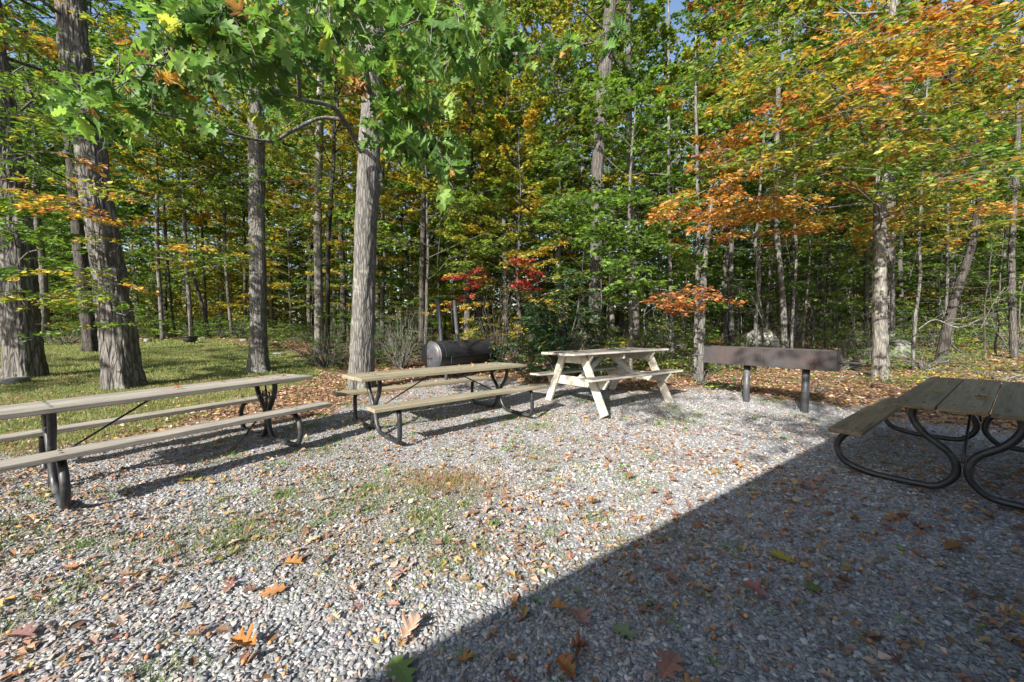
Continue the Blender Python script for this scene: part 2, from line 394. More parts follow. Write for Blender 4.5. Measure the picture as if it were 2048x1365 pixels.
# ground sheet: polar grid about the viewpoint
def make_ground():
    rr = np.concatenate([[.0], np.geomspace(.4, 160, 210)])
    th = np.concatenate([np.linspace(R(18), R(162), 520), np.linspace(R(166), R(374), 53)])
    n = len(th)
    X = rr[:, None] * np.cos(th); Y = rr[:, None] * np.sin(th)
    Z = gz(X, Y) + (vnoise(X * 3, Y * 3, 1) - .5) * .025
    V = np.stack([X, Y, Z], -1).reshape(-1, 3)
    i = np.arange(len(rr) - 1)[:, None] * n; j = np.arange(n)[None]; j2 = (j + 1) % n
    F = np.stack([i + j, i + n + j, i + n + j2, i + j2], -1).reshape(-1, 4)
    mb = MB(); x, y = V[:, 0], V[:, 1]
    g = zone_gravel(x, y); l = zone_lawn(x, y)
    mb.add(V, F, col=np.stack([g, l, soil(x, y)], -1))
    m, nt = mat('ground_surface')
    at_ = N(nt, 'Attribute', attribute_name='tint'); sep = N(nt, 'SeparateColor'); L(nt, at_, 'Color', sep, 0)
    ge = N(nt, 'NewGeometry')
    # gravel
    vo = N(nt, 'TexVoronoi', i_Scale=48.0); L(nt, ge, 'Position', vo, 'Vector')
    sc = N(nt, 'SeparateColor'); L(nt, vo, 'Color', sc, 0)
    gc = ramp(nt, [(0, (.20, .20, .204)), (.35, (.285, .286, .289)), (.7, (.37, .37, .371)), (.86, (.46, .458, .455)), (.94, (.40, .35, .30)), (1, (.28, .2, .15))]); L(nt, sc, 0, gc, 'Fac')
    ve = N(nt, 'TexVoronoi', feature='DISTANCE_TO_EDGE', i_Scale=48.0); L(nt, ge, 'Position', ve, 'Vector')
    vr = ramp(nt, [(0, (.38, .38, .38)), (.12, (1, 1, 1))]); L(nt, ve, 'Distance', vr, 'Fac')
    gm = N(nt, 'MixRGB', blend_type='MULTIPLY'); gm.inputs[0].default_value = 1; L(nt, gc, 'Color', gm, 1); L(nt, vr, 'Color', gm, 2)
    # litter
    v2 = N(nt, 'TexVoronoi', i_Scale=17.0); L(nt, ge, 'Position', v2, 'Vector'); s2 = N(nt, 'SeparateColor'); L(nt, v2, 'Color', s2, 0)
    lc = ramp(nt, [(0, (.07, .04, .025)), (.4, (.16, .09, .05)), (.7, (.27, .16, .09)), (.9, (.36, .23, .14)), (1, (.36, .24, .05))]); L(nt, s2, 0, lc, 'Fac')
    n4 = N(nt, 'TexNoise', i_Scale=1.1, i_Detail=6.0); L(nt, ge, 'Position', n4, 'Vector')
    r4 = ramp(nt, [(.45, (0, 0, 0)), (.7, (.6, .6, .6))]); L(nt, n4, 0, r4, 'Fac')
    lm = N(nt, 'MixRGB'); L(nt, r4, 'Color', lm, 0); L(nt, lc, 'Color', lm, 1); lm.inputs[2].default_value = (.045, .032, .022, 1)
    # lawn
    n5 = N(nt, 'TexNoise', i_Scale=1.6, i_Detail=8.0, i_Roughness=.7); L(nt, ge, 'Position', n5, 'Vector')
    wc = ramp(nt, [(.36, (.06, .085, .025)), (.48, (.13, .15, .045)), (.58, (.21, .19, .085)), (.68, (.22, .155, .10))]); L(nt, n5, 0, wc, 'Fac')
    a1 = N(nt, 'MixRGB'); L(nt, sep, 1, a1, 0); L(nt, lm, 'Color', a1, 1); L(nt, wc, 'Color', a1, 2)
    so = ramp(nt, [(.3, (.10, .075, .05)), (.6, (.19, .15, .105)), (.75, (.26, .22, .16))]); L(nt, n5, 0, so, 'Fac')
    g2 = N(nt, 'MixRGB'); L(nt, sep, 2, g2, 0); L(nt, gm, 'Color', g2, 1); L(nt, so, 'Color', g2, 2); gm = g2
    a2 = N(nt, 'MixRGB'); L(nt, sep, 0, a2, 0); L(nt, a1, 'Color', a2, 1); L(nt, gm, 'Color', a2, 2)
    bh = N(nt, 'MixRGB', blend_type='MIX'); bh.inputs[0].default_value = .5; L(nt, ve, 'Distance', bh, 1); L(nt, n5, 0, bh, 2)
    bp = N(nt, 'Bump', i_Strength=.9, i_Distance=.03); L(nt, bh, 'Color', bp, 'Height')
    p = N(nt, 'BsdfPrincipled', i_Roughness=.95); p.inputs['Specular IOR Level'].default_value = .2
    L(nt, a2, 'Color', p, 'Base Color'); L(nt, bp, 'Normal', p, 'Normal'); finish(nt, p)
    kind(mb.build('ground', m, smooth=True, col=True), 'structure', 'gravel clearing, leaf littered forest floor and mown lawn')
make_ground()

# ------------------------------------------------------------------ scatter helpers
def rand_rot(n, tilt=.4, r=rng):
    """n rotation matrices: random heading about z, then tilt about random horizontal axis"""
    a = r.uniform(0, 2 * np.pi, n); b = r.normal(0, tilt, n); c = r.normal(0, tilt, n)
    ca, sa, cb, sb, cc, sc = np.cos(a), np.sin(a), np.cos(b), np.sin(b), np.cos(c), np.sin(c)
    Z = np.zeros(n); O = np.ones(n)
    Rz = np.stack([ca, -sa, Z, sa, ca, Z, Z, Z, O], -1).reshape(n, 3, 3)
    Rx = np.stack([O, Z, Z, Z, cb, -sb, Z, sb, cb], -1).reshape(n, 3, 3)
    Ry = np.stack([cc, Z, sc, Z, O, Z, -sc, Z, cc], -1).reshape(n, 3, 3)
    return Rz @ Rx @ Ry

def scatter(mb, tv, tf, Rm, pos, scale, col=None, a=None):
    """merge len(pos) copies of template (tv, tf)"""
    tv = np.asarray(tv, float); n = len(pos); k = len(tv)
    sc = np.asarray(scale, float)
    if sc.ndim == 1: sc = np.repeat(sc[:, None], 3, 1)
    V = np.einsum('nij,nkj->nki', Rm, tv[None] * sc[:, None]) + pos[:, None]
    off = (np.arange(n) * k)[:, None, None]
    fs = [(np.asarray(f)[None] + off).reshape(-1, np.asarray(f).shape[1]) for f in tf]
    mb.add(V.reshape(-1, 3), fs, a=None if a is None else np.repeat(a, k, 0), col=None if col is None else np.repeat(col, k, 0))

def oak_leaf(curl=.0, droop=.0, seed=0):
    """lobed pointed leaf of length 1 along +x"""
    r = np.random.default_rng(seed)
    half = np.array([(0, .012), (.14, .016), (.18, .07), (.21, .18), (.27, .27), (.33, .21), (.36, .13), (.40, .15), (.44, .29), (.54, .40), (.60, .29), (.59, .16), (.63, .14), (.70, .20),
                     (.81, .29), (.83, .18), (.81, .11), (.86, .10), (.93, .07), (1.0, 0.0)])
    n = len(half); xm = np.maximum.accumulate(np.linspace(0, 1, n))
    up = half.copy(); dn = half.copy(); dn[:, 1] *= -1
    up[1:-1] += r.normal(0, .014, (n - 2, 2)); dn[1:-1] += r.normal(0, .014, (n - 2, 2))
    P = np.concatenate([np.stack([xm, np.zeros(n)], -1), up, dn]); 
    z = -droop * P[:, 0] ** 2 + curl * (np.abs(P[:, 1]) ** 1.4) * 1.6
    V = np.column_stack([P, z])
    F = [(i, i + 1, n + i + 1, n + i) for i in range(n - 1)] + [(i, 2 * n + i, 2 * n + i + 1, i + 1) for i in range(n - 1)]
    return V, [np.array(F)]

KITE = (np.array([(0, 0, 0), (.45, .33, .07), (1, 0, 0), (.45, -.33, .07)]), [np.array([(0, 3, 2, 1)])])
OVAL = (np.array([(0, 0, 0), (.28, .23, .06), (.7, .2, .05), (1, 0, -.03), (.7, -.2, .05), (.28, -.23, .06)]), [np.array([(0, 3, 2, 1), (0, 5, 4, 3)])])
MAPLE = (np.array([(0, 0, 0), (.12, .36, .03), (.38, .22, .04), (.62, .42, .02), (.62, .16, .04), (1, 0, -.04), (.62, -.16, .04), (.62, -.42, .02), (.38, -.22, .04), (.12, -.36, .03)]),
         [np.array([(0, 2, 1, 0)])[:, :3], np.array([(0, 5, 4, 2), (0, 8, 6, 5)]), np.array([(2, 4, 3), (6, 8, 7), (0, 9, 8)])])
MAPLE = (MAPLE[0], [np.array([(0, 2, 1), (2, 4, 3), (6, 8, 7), (0, 9, 8)]), np.array([(0, 5, 4, 2), (0, 8, 6, 5)])])

def leaf_frames(d, n):
    """rotation matrices with x along d, z along n"""
    d = d / (np.linalg.norm(d, axis=1)[:, None] + 1e-9)
    y = np.cross(n, d); y /= np.linalg.norm(y, axis=1)[:, None] + 1e-9
    z = np.cross(d, y)
    return np.stack([d, y, z], -1)

def fov_points(n, y0, y1, wide=1.5, r=rng, power=1.0):
    """points spread over the ground in a wedge before the camera, denser near when power > 1"""
    y = y0 * (y1 / y0) ** (r.uniform(0, 1, n) ** power)
    x = r.uniform(-wide, wide, n) * y
    return x, y
def gfull(x, y): return gz(x, y) + (vnoise(np.asarray(x) * 3, np.asarray(y) * 3, 1) - .5) * .025
def area_pts(n, y0, y1, wide=1.5, r=rng):
    y = np.sqrt(r.uniform(0, 1, n) * (y1 ** 2 - y0 ** 2) + y0 ** 2)
    return r.uniform(-wide, wide, n) * y, y
def pick(cols, n, r=rng, w=None, var=(.7, 1.3)):
    c = np.array(cols)[r.choice(len(cols), n, p=w)]
    return c * r.uniform(var[0], var[1], (n, 1)) * r.normal(1, .04, (n, 3))

STONEC = [(.15, .15, .154), (.215, .216, .22), (.275, .276, .28), (.335, .336, .338), (.43, .429, .427), (.36, .315, .27), (.28, .22, .175), (.21, .195, .185)]
STONEW = np.array([.15, .23, .24, .13, .06, .09, .06, .04])
DRYC = [(.32, .205, .135), (.25, .15, .095), (.40, .285, .20), (.185, .11, .075), (.45, .34, .26), (.38, .25, .09), (.27, .155, .125), (.33, .175, .085)]

# ------------------------------------------------------------------ gravel stones, leaf litter, acorns, grass (nobody could count these)
def make_gravel():
    t = (1 + 5 ** .5) / 2
    iv = np.array([(-1, t, 0), (1, t, 0), (-1, -t, 0), (1, -t, 0), (0, -1, t), (0, 1, t), (0, -1, -t), (0, 1, -t), (t, 0, -1), (t, 0, 1), (-t, 0, -1), (-t, 0, 1)]) / 1.9
    it = np.array([(0, 11, 5), (0, 5, 1), (0, 1, 7), (0, 7, 10), (0, 10, 11), (1, 5, 9), (5, 11, 4), (11, 10, 2), (10, 7, 6), (7, 1, 8), (3, 9, 4), (3, 4, 2), (3, 2, 6), (3, 6, 8), (3, 8, 9), (4, 9, 5), (2, 4, 11), (6, 2, 10), (8, 6, 7), (9, 8, 1)])
    ov = np.array([(1, 0, 0), (-1, 0, 0), (0, 1, 0), (0, -1, 0), (0, 0, 1), (0, 0, -1)], float) * 1.1
    ot = np.array([(0, 2, 4), (2, 1, 4), (1, 3, 4), (3, 0, 4), (2, 0, 5), (1, 2, 5), (3, 1, 5), (0, 3, 5)])
    mb = MB()
    for (y0, y1, dens, hi, smin, smax) in ((.95, 2.2, 3000, True, .0065, .0165), (2.2, 3.6, 2300, True, .0065, .0155), (3.6, 6.0, 1000, False, .007, .015), (6.0, 9.0, 420, False, .009, .017)):
        n = int(dens * 1.62 * (y1 ** 2 - y0 ** 2))
        x, y = area_pts(n, y0, y1, 1.62)
        k = (zone_gravel(x, y) > rng.uniform(.1, .8, n)) & (soil(x, y) * .75 < rng.uniform(0, 1, n)); x, y = x[k], y[k]; n = len(x)
        V = 6
        g = rng.integers(0, V, n)
        for q in range(V):
            tv = (iv if hi else ov) * rng.uniform(.62, 1.2, (12 if hi else 6, 1)) * rng.uniform(.9, 1.1, (12 if hi else 6, 3))
            s_ = g == q; m = s_.sum()
            size = rng.uniform(0, 1, m) ** 1.6 * (smax - smin) + smin
            sc = size[:, None] * np.stack([rng.uniform(.9, 1.5, m), rng.uniform(.7, 1.05, m), rng.uniform(.35, .65, m)], -1)
            z = gfull(x[s_], y[s_]) + rng.uniform(-.1, .45, m) * size
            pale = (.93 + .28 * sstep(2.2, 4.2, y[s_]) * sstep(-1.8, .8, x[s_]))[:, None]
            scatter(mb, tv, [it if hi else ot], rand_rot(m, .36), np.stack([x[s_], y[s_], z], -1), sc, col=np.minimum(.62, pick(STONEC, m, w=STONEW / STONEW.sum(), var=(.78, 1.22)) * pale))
    kind(mb.build('gravel', M_STONE, col=True), 'stuff', 'crushed grey stone gravel spread over the clearing')
make_gravel()

def make_litter():
    mb = MB()
    forms = [oak_leaf(c, d, s) for s, (c, d) in enumerate(((.35, .12), (.6, -.1), (.2, .25), (.8, .05), (.45, -.2)))]
    # lobed leaves lying on the gravel
    for y0, y1, n in ((1.0, 3.2, 620), (3.2, 9.5, 2600)):
        x, y = area_pts(n, y0, y1, 1.6)
        k = vnoise(x * .8 + 4, y * .8, 12) + rng.uniform(-.4, .4, n) > .40 + .06 * x; x, y = x[k], y[k]; n = len(x)
        g = rng.integers(0, len(forms), n)
        for q, (tv, tf) in enumerate(forms):
            s_ = g == q; m = s_.sum(); size = rng.uniform(.035, .08, m)
            z = gfull(x[s_], y[s_]) + .018 + size * .06
            scatter(mb, tv, tf, rand_rot(m, .2), np.stack([x[s_], y[s_], z], -1), size, col=pick(DRYC, m))
    # drifts of lobed leaves on the right of the clearing
    n = 900; x = rng.uniform(-.3, 5, n); y = rng.uniform(1.1, 4.6, n); k = vnoise(x * 1.6 + 9, y * 1.6, 71) * .6 + vnoise(x * 5, y * 5, 72) * .4 > rng.uniform(.4, .8, n); x, y = x[k], y[k]; n = len(x)
    g = rng.integers(0, len(forms), n)
    for q, (tv, tf) in enumerate(forms):
        s_ = g == q; m = s_.sum(); size = rng.uniform(.035, .10, m)
        scatter(mb, np.asarray(tv) * (1, .85, 1.6), tf, rand_rot(m, .3), np.stack([x[s_], y[s_], gfull(x[s_], y[s_]) + .016 + size * .05], -1), size, col=pick([(.27, .15, .115), (.22, .11, .06), (.33, .21, .15), (.29, .15, .05), (.18, .10, .08)], m))
    # broken bits and small leaves
    frag = (np.array([(0, 0, 0), (.35, .3, .16), (1, .1, .0), (.62, -.34, .2)]), [np.array([(0, 3, 2, 1)])])
    for y0, y1, n in ((.95, 3.5, 20000), (3.5, 9.5, 60000)):
        x, y = area_pts(n, y0, y1, 1.6); k = vnoise(x * 1.3, y * 1.3, 51) * .6 + vnoise(x * 4, y * 4, 52) * .4 + .025 * np.clip(-x, -3, 4) > rng.uniform(.25, .85, n); x, y = x[k], y[k]; n = len(x)
        size = rng.uniform(0, 1, n) ** 1.7 * .05 + .009
        z = gfull(x, y) + .014
        scatter(mb, *frag, rand_rot(n, .35), np.stack([x, y, z], -1), size, col=pick(DRYC, n))
    # deep litter under the trees and thin litter on the lawn
    for y0, y1, n, sz in ((4.0, 10, 30000, (.035, .085)), (10, 20, 26000, (.06, .12)), (20, 34, 14000, (.10, .2))):
        x, y = area_pts(n, y0, y1, 1.6)
        l = zone_lawn(x, y)
        k = (zone_gravel(x, y) < rng.uniform(.05, .6, n)) & (l < rng.uniform(0, 1.0, n) ** .5) ; x, y = x[k], y[k]; m = len(x)
        z = gfull(x, y) + rng.uniform(.005, .035, m)
        size = rng.uniform(*sz, m)
        c = pick(DRYC, m)
        far = OVAL if y0 < 10 else KITE
        scatter(mb, far[0] * np.array([1, 1.3, 2.2]), far[1], rand_rot(m, .32), np.stack([x, y, z], -1), size, col=c)
    kind(mb.build('leaf_litter', M_DRY, col=True), 'stuff', 'fallen dry brown leaves scattered over gravel, lawn and forest floor')
make_litter()

def make_acorns():
    mb = MB(); n = 800
    x, y = area_pts(n, 1.0, 5.0, 1.5); size = rng.uniform(.008, .011, n)
    th = np.linspace(0, 2 * np.pi, 8, endpoint=False)
    rings = [(-1.0, .15), (-.7, .7), (-.1, .95), (.5, .8), (1.0, .35), (1.35, .05)]
    tv = np.array([(z, r_ * math.cos(t), r_ * math.sin(t)) for z, r_ in rings for t in th])
    F = np.array([(i * 8 + j, i * 8 + (j + 1) % 8, (i + 1) * 8 + (j + 1) % 8, (i + 1) * 8 + j) for i in range(5) for j in range(8)])
    scatter(mb, tv, [F], rand_rot(n, .3), np.stack([x, y, gfull(x, y) + .016], -1), size, col=pick([(.34, .15, .06), (.42, .22, .10), (.25, .11, .05)], n))
    kind(mb.build('acorns', M_STONE, smooth=True, col=True), 'stuff', 'small brown acorns lying among the gravel')
make_acorns()

def blades(mb, x, y, z, h, w, lean, col):
    n = len(x); a = rng.uniform(0, 2 * np.pi, n); l = np.abs(rng.normal(0, lean, n)); b = a + rng.normal(0, .5, n) + np.pi / 2
    dx, dy = np.cos(a), np.sin(a); wx, wy = np.cos(b) * w / 2, np.sin(b) * w / 2
    p0 = np.stack([x - wx, y - wy, z], -1); p1 = np.stack([x + wx, y + wy, z], -1)
    m_ = np.stack([x + dx * h * l * .35, y + dy * h * l * .35, z + h * .62], -1); ww = np.stack([wx, wy, 0 * wx], -1) * .7
    tip = np.stack([x + dx * h * l, y + dy * h * l, z + h * np.sqrt(np.maximum(.1, 1 - (l * .6) ** 2))], -1)
    V = np.stack([p0, p1, m_ + ww, m_ - ww, tip], 1)
    o = (np.arange(n) * 5)[:, None]
    mb.add(V.reshape(-1, 3), [o + np.array([[0, 1, 2, 3]]), o + np.array([[3, 2, 4]])], col=np.repeat(col, 5, 0))

def make_grass():
    mb = MB(); GC = [(.10, .18, .03), (.15, .22, .045), (.21, .25, .07), (.075, .14, .025), (.30, .29, .12)]
    # tufts growing through the gravel
    cent = [gnd(*p)[:2] for p in ((330, 1345), (690, 1165), (610, 1150), (750, 1080), (810, 1080), (870, 1025), (930, 1010), (955, 985), (910, 960), (1105, 1070), (880, 1120), (520, 1050), (300, 1140), (560, 990), (1025, 1170), (985, 925), (1065, 900), (720, 925),
                                  (560, 930), (480, 950), (640, 960), (470, 915), (420, 925), (1170, 880), (860, 1045), (840, 985), (890, 905), (760, 950), (380, 960), (590, 905), (640, 900), (1090, 1165), (340, 1110), (170, 1160))]
    for i in range(330):
        u, v = area_pts(1, 1.6, 6.5, 1.1); u, v = u[0] - 1.2, v[0]
        if vnoise(u * 1.1, v * 1.1, 31) > .4: cent.append((u, v))
    for cx, cy in cent:
        n = int(rng.integers(40, 170)); s_ = rng.uniform(.04, .15)
        x = cx + rng.normal(0, s_, n); y = cy + rng.normal(0, s_, n)
        blades(mb, x, y, gfull(x, y), rng.uniform(.012, .042, n), rng.uniform(.003, .0055, n), 1.0, pick(GC, n))
    # brown dry patch in the middle of the clearing
    for cx, cy, s_, n, cc in ((gnd(890, 965)[0], gnd(890, 965)[1], .24, 2200, [(.30, .17, .09), (.24, .12, .07), (.34, .26, .10)]), (gnd(760, 985)[0], gnd(760, 985)[1], .5, 2400, GC + [(.3, .24, .1)]), (gnd(480, 1075)[0], gnd(480, 1075)[1], .28, 1200, GC + [(.3, .24, .1)])):
        x = cx + rng.normal(0, s_, n); y = cy + rng.normal(0, s_ * .6, n)
        blades(mb, x, y, gfull(x, y), rng.uniform(.015, .06, n), rng.uniform(.002, .004, n), .9, pick(cc, n))
    # lawn
    for y0, y1, n, h, w in ((3, 9, 60000, (.03, .075), .005), (9, 17, 60000, (.04, .09), .010), (17, 27, 40000, (.05, .11), .02)):
        y = np.sqrt(rng.uniform(0, 1, n) * (y1 ** 2 - y0 ** 2) + y0 ** 2); x = -y * rng.uniform(.42, 1.7, n)
        k = zone_lawn(x, y) > rng.uniform(.1, .9, n); x, y = x[k], y[k]; m = len(x)
        t = vnoise(x * .8, y * .8, 14)[:, None]
        c = pick([(.12, .20, .035), (.17, .235, .055), (.26, .27, .10), (.085, .15, .028)], m) * (1 - .5 * t) + np.array([.30, .25, .09]) * .5 * t
        blades(mb, x, y, gfull(x, y), rng.uniform(*h, m), np.full(m, w), .8, c)
    kind(mb.build('grass', M_BLADE, col=True), 'stuff', 'mown green lawn grass and small grass tufts growing through the gravel')
    # clover like weeds
    mb = MB()
    pts = [gnd(*p)[:2] for p in ((1260, 930), (1040, 885), (740, 880), (1110, 940), (640, 1150), (950, 1190), (1120, 1110), (1155, 1205), (930, 1165), (1080, 1205), (480, 1110), (370, 1095), (440, 1125), (1400, 1195), (1510, 1220), (1300, 1220), (1710, 1285), (1425, 1330), (1960, 1275), (1800, 1105), (1620, 1080),
                                  (480, 905), (340, 1000), (870, 940), (1300, 950), (1800, 1250), (1060, 1060), (990, 1055), (1790, 930), (2010, 960))]
    for i in range(60):
        u, v = area_pts(1, 1.3, 5.5, 1.0); pts.append((u[0], v[0]))
    for cx, cy in pts:
        n = int(rng.integers(5, 22)); s_ = rng.uniform(.012, .045)
        x = cx + rng.normal(0, s_, n); y = cy + rng.normal(0, s_, n)
        scatter(mb, *OVAL, rand_rot(n, .35), np.stack([x, y, gfull(x, y) + rng.uniform(.012, .035, n)], -1), rng.uniform(.012, .03, n) * np.clip(cy / 3, .7, 1.6), col=pick([(.10, .26, .02), (.16, .32, .03), (.07, .18, .02)], n))
    kind(mb.build('weeds', M_BLADE, col=True), 'stuff', 'small green weeds sprouting between the stones')
make_grass()

# ------------------------------------------------------------------ picnic tables
def place(o, x, y, z, a, tu=0, tv=0):
    c, s = math.cos(a), math.sin(a)
    u = Vector((c, s, tu)).normalized(); v = Vector((-s, c, tv)); v = (v - u * v.dot(u)).normalized(); w = u.cross(v)
    o.matrix_world = Matrix(((u.x, v.x, w.x, x), (u.y, v.y, w.y, y), (u.z, v.z, w.z, z), (0, 0, 0, 1)))

def tube_table(label, pose, d, wood, style):
    t = thing('picnic_table', label, 'picnic table', group='picnic tables with steel tube frames')
    place(t, *pose)
    Lh, S, W, H, BH, Bo, FW = d; Lh /= 2; th = .042; r = random.Random(int(pose[0] * 100))
    mb = MB(); nb = 3; bw = (2 * W - .016) / nb
    for i in range(nb):
        y0 = -W + i * (bw + .008); e0, e1 = r.uniform(-.012, .012), r.uniform(-.012, .012); dz = r.uniform(-.002, .002)
        box(mb, -Lh + e0, Lh + e1, y0, y0 + bw, H - th + dz, H + dz, .006)
    mb.build('tabletop', wood, t)
    for sg in (-1, 1):
        mb = MB(); c = sg * (Bo - .118)
        box(mb, -Lh + r.uniform(-.012, .012), Lh + r.uniform(-.012, .012), c - .118, c + .118, BH - th, BH, .006); mb.build('bench', wood, t)
    mb = MB(); tube(mb, [(0, 0, -.004), (0, 0, .005)], .011, 8); bm_ = mb.mesh('bolt', MT_POST)
    for su in (-1, 1):
        for v, z in [(-W + bw * .5, H), (0, H), (W - bw * .5, H), (-Bo + .07, BH), (-Bo + .17, BH), (Bo - .07, BH), (Bo - .17, BH)]:
            for dv in ((-.05, .05) if z == H else (0,)):
                o = bpy.data.objects.new('bolt', bm_); C.objects.link(o); o.parent = t; o.location = (su * S, v + dv, z)
    for su in (-1, 1):
        mb = MB(); u = su * S
        for sg in (-1, 1):
            tb = H - th - .004; bb = BH - th - .004
            du = sg * .0
            if style == 'curved':      # one wide S: under the top, in to the middle, down, out along the ground, up to the bench
                P = [(u, sg * .27, tb), (u, sg * .27, tb - .10), (u, sg * .20, tb - .22), (u, sg * .075, tb - .33), (u, sg * .032, tb - .43), (u, sg * .045, .14), (u, sg * .13, .045), (u, sg * .26, .027), (u, sg * (FW - .22), .03), (u, sg * (FW - .05), .085), (u, sg * (FW + .015), .21), (u, sg * (FW - .02), .31), (u, sg * (FW - .075), bb)]
            elif style == 'square':
                P = [(u, sg * .20, tb), (u, sg * .20, tb - .09), (u, sg * .155, tb - .19), (u, sg * .05, tb - .31), (u, sg * .032, tb - .40), (u, sg * .035, .22), (u, sg * .075, .12), (u, sg * .16, .045), (u, sg * .27, .027), (u, sg * (FW - .15), .027), (u, sg * (FW - .04), .04), (u, sg * (FW - .005), .10), (u, sg * FW, .22), (u, sg * (FW - .005), bb - .06), (u, sg * (FW - .05), bb)]
            else:                       # scroll table: V under the top, joined stem, bowed bench legs
                P = [(u, sg * .245, tb), (u, sg * .24, tb - .07), (u, sg * .195, tb - .16), (u, sg * .06, tb - .32), (u, sg * .030, tb - .40), (u, sg * .030, .20), (u, sg * .055, .11), (u, sg * .14, .04), (u, sg * .26, .027), (u, sg * (FW - .13), .027), (u, sg * (FW + .02), .06), (u, sg * (FW + .085), .17), (u, sg * (FW + .07), .28), (u, sg * (FW - .01), bb - .03), (u, sg * (FW - .06), bb)]
            tube(mb, catmull(P, 7), .0265, 12)
            box(mb, u - .025, u + .025, sg * (Bo - .118) - .09, sg * (Bo - .118) + .09, bb, bb + .005, .001)
        box(mb, u - .028, u + .028, -W + .04, W - .04, H - th - .006, H - th - .0005, .001)
        fr = mb.build('frame', MT_TUBE, t, smooth=True)
        mod = fr.data; mod.polygons.foreach_set('use_smooth', [p.area < .0009 for p in mod.polygons])
        if style == 'scroll':
            mb = MB(); zc = H - th - .14
            for sg in (-1, 1):
                sp_ = [(u, sg * (.072 + (.066 - .014 * a) * math.cos(a * 1.0 + 2.6)), zc + .01 + (.072 - .0125 * a) * math.sin(a + 2.6)) for a in np.linspace(0, 4.6, 22)]
                tube(mb, sp_, .010, 6)
                tube(mb, catmull([(u, sg * .118, zc - .02), (u, sg * .08, zc - .095), (u, sg * .03, zc - .11), (u, sg * .012, zc - .07), (u, sg * .03, zc - .055)], 6), .009, 6)
                tube(mb, catmull([(u, sg * .010, zc - .21), (u, sg * .030, zc - .165), (u, sg * .045, zc - .135), (u, sg * .03, zc - .12)], 6), .008, 6)
            tube(mb, [(u, 0, zc + .10), (u, 0, zc - .24)], .009, 6)
            mb.build('scrollwork', MT_TUBE, fr, smooth=True)
        mb = MB()
        if style == 'scroll' and su > 0:
            tube(mb, [(u - .02, 0, .36), (u - .42, -.16, .012)], .009, 8)
        else:
            tube(mb, [(u, 0, .27), (su * .16, 0, H - th - .008), (su * .06, 0, H - th - .008)], .009, 8)
        mb.build('brace', MT_TUBE, t, smooth=True)
    return t

T1 = tube_table('grey plank picnic table with scrollwork frames, beside the lawn', (-3.363, 3.736, -.013, R(55.05), .014, -.044), (2.352, .812, .374, .733, .437, .795, .70), W_GREY, 'scroll')
T2 = tube_table('tan plank picnic table between the scrollwork table and the white table', (-.959, 5.258, .018, R(39.71), -.004, -.027), (2.528, .985, .372, .725, .446, .818, .77), W_TAN, 'square')
T3 = tube_table('olive brown picnic table with curved tube legs standing in deep shade', (4.332, 3.461, .031, R(36.06), .009, -.019), (2.28, .994, .387, .715, .413, .793, .745), W_OLIVE, 'curved')

def frame_table():
    t = thing('picnic_table', 'white painted wooden picnic table with A shaped legs by the woods', 'picnic table')
    place(t, 1.629, 6.317, .117, R(33.16), -.001, -.035)
    Lh, S, W, H, BH, Bo, FW = 2.185 / 2, .781, .422, .814, .458, .711, .66; r = random.Random(5)
    mb = MB(); nb = 5; bw = (2 * W - .024) / nb
    for i in range(nb):
        y0 = -W + i * (bw + .006)
        box(mb, -Lh + (-.05 if i < 2 else .03) + r.uniform(-.02, .02), Lh + r.uniform(-.03, .03), y0, y0 + bw, H - .038 + r.uniform(-.004, .004), H + r.uniform(-.004, .006), .007)
    mb.build('tabletop', W_WTOP, t)
    for sg in (-1, 1):
        mb = MB()
        for i in range(2):
            c = sg * (Bo - .07 - i * .142); box(mb, -Lh + r.uniform(-.02, .02), Lh + r.uniform(-.02, .02), c - .068, c + .068, BH - .036, BH + r.uniform(-.004, .004), .006)
        mb.build('bench', W_WTOP, t)
    for su in (-1, 1):
        for sg in (-1, 1):
            mb = MB(); u = su * S
            bar(mb, (u, sg * FW, -.10), (u, sg * .22, H - .041), .135, .042, up=(1, 0, 0)); mb.build('leg', W_WHITE, t)
        for nm, w, z, zt in (('top_rail', W - .03, H - .1105, .138), ('bench_rail', Bo - .01, BH - .1065, .138)):
            mb = MB(); o = su * (S - .0435)
            M = np.eye(4); V0 = len(mb.v)
            # rail with its lower corners cut off
            x0, x1 = o - .019, o + .019; zz0, zz1 = z - zt / 2, z + zt / 2; cut = .075
            V = []; prof = [(-w, zz1), (w, zz1), (w, zz1 - .03), (w - cut, zz0), (-w + cut, zz0), (-w, zz1 - .03)]
            for x in (x0, x1): V += [(x, a, b) for a, b in prof]
            n = 6; Fq = [[i, (i + 1) % n, n + (i + 1) % n, n + i] for i in range(n)]
            mb.add(np.array(V), [np.array(Fq), np.array([list(range(n))[::-1]]), np.array([list(range(n, 2 * n))])])
            mb.build(nm, W_WHITE, t)
        mb = MB(); bar(mb, (su * (S - .07), 0, BH - .13), (su * .12, 0, H - .10), .038, .085, up=(0, 0, 1)); mb.build('brace', W_WHITE, t)
    mb = MB(); box(mb, -.02, .02, -W + .05, W - .05, H - .125, H - .043, .004); mb.build('middle_rail', W_WHITE, t)
    return t
T4 = frame_table()

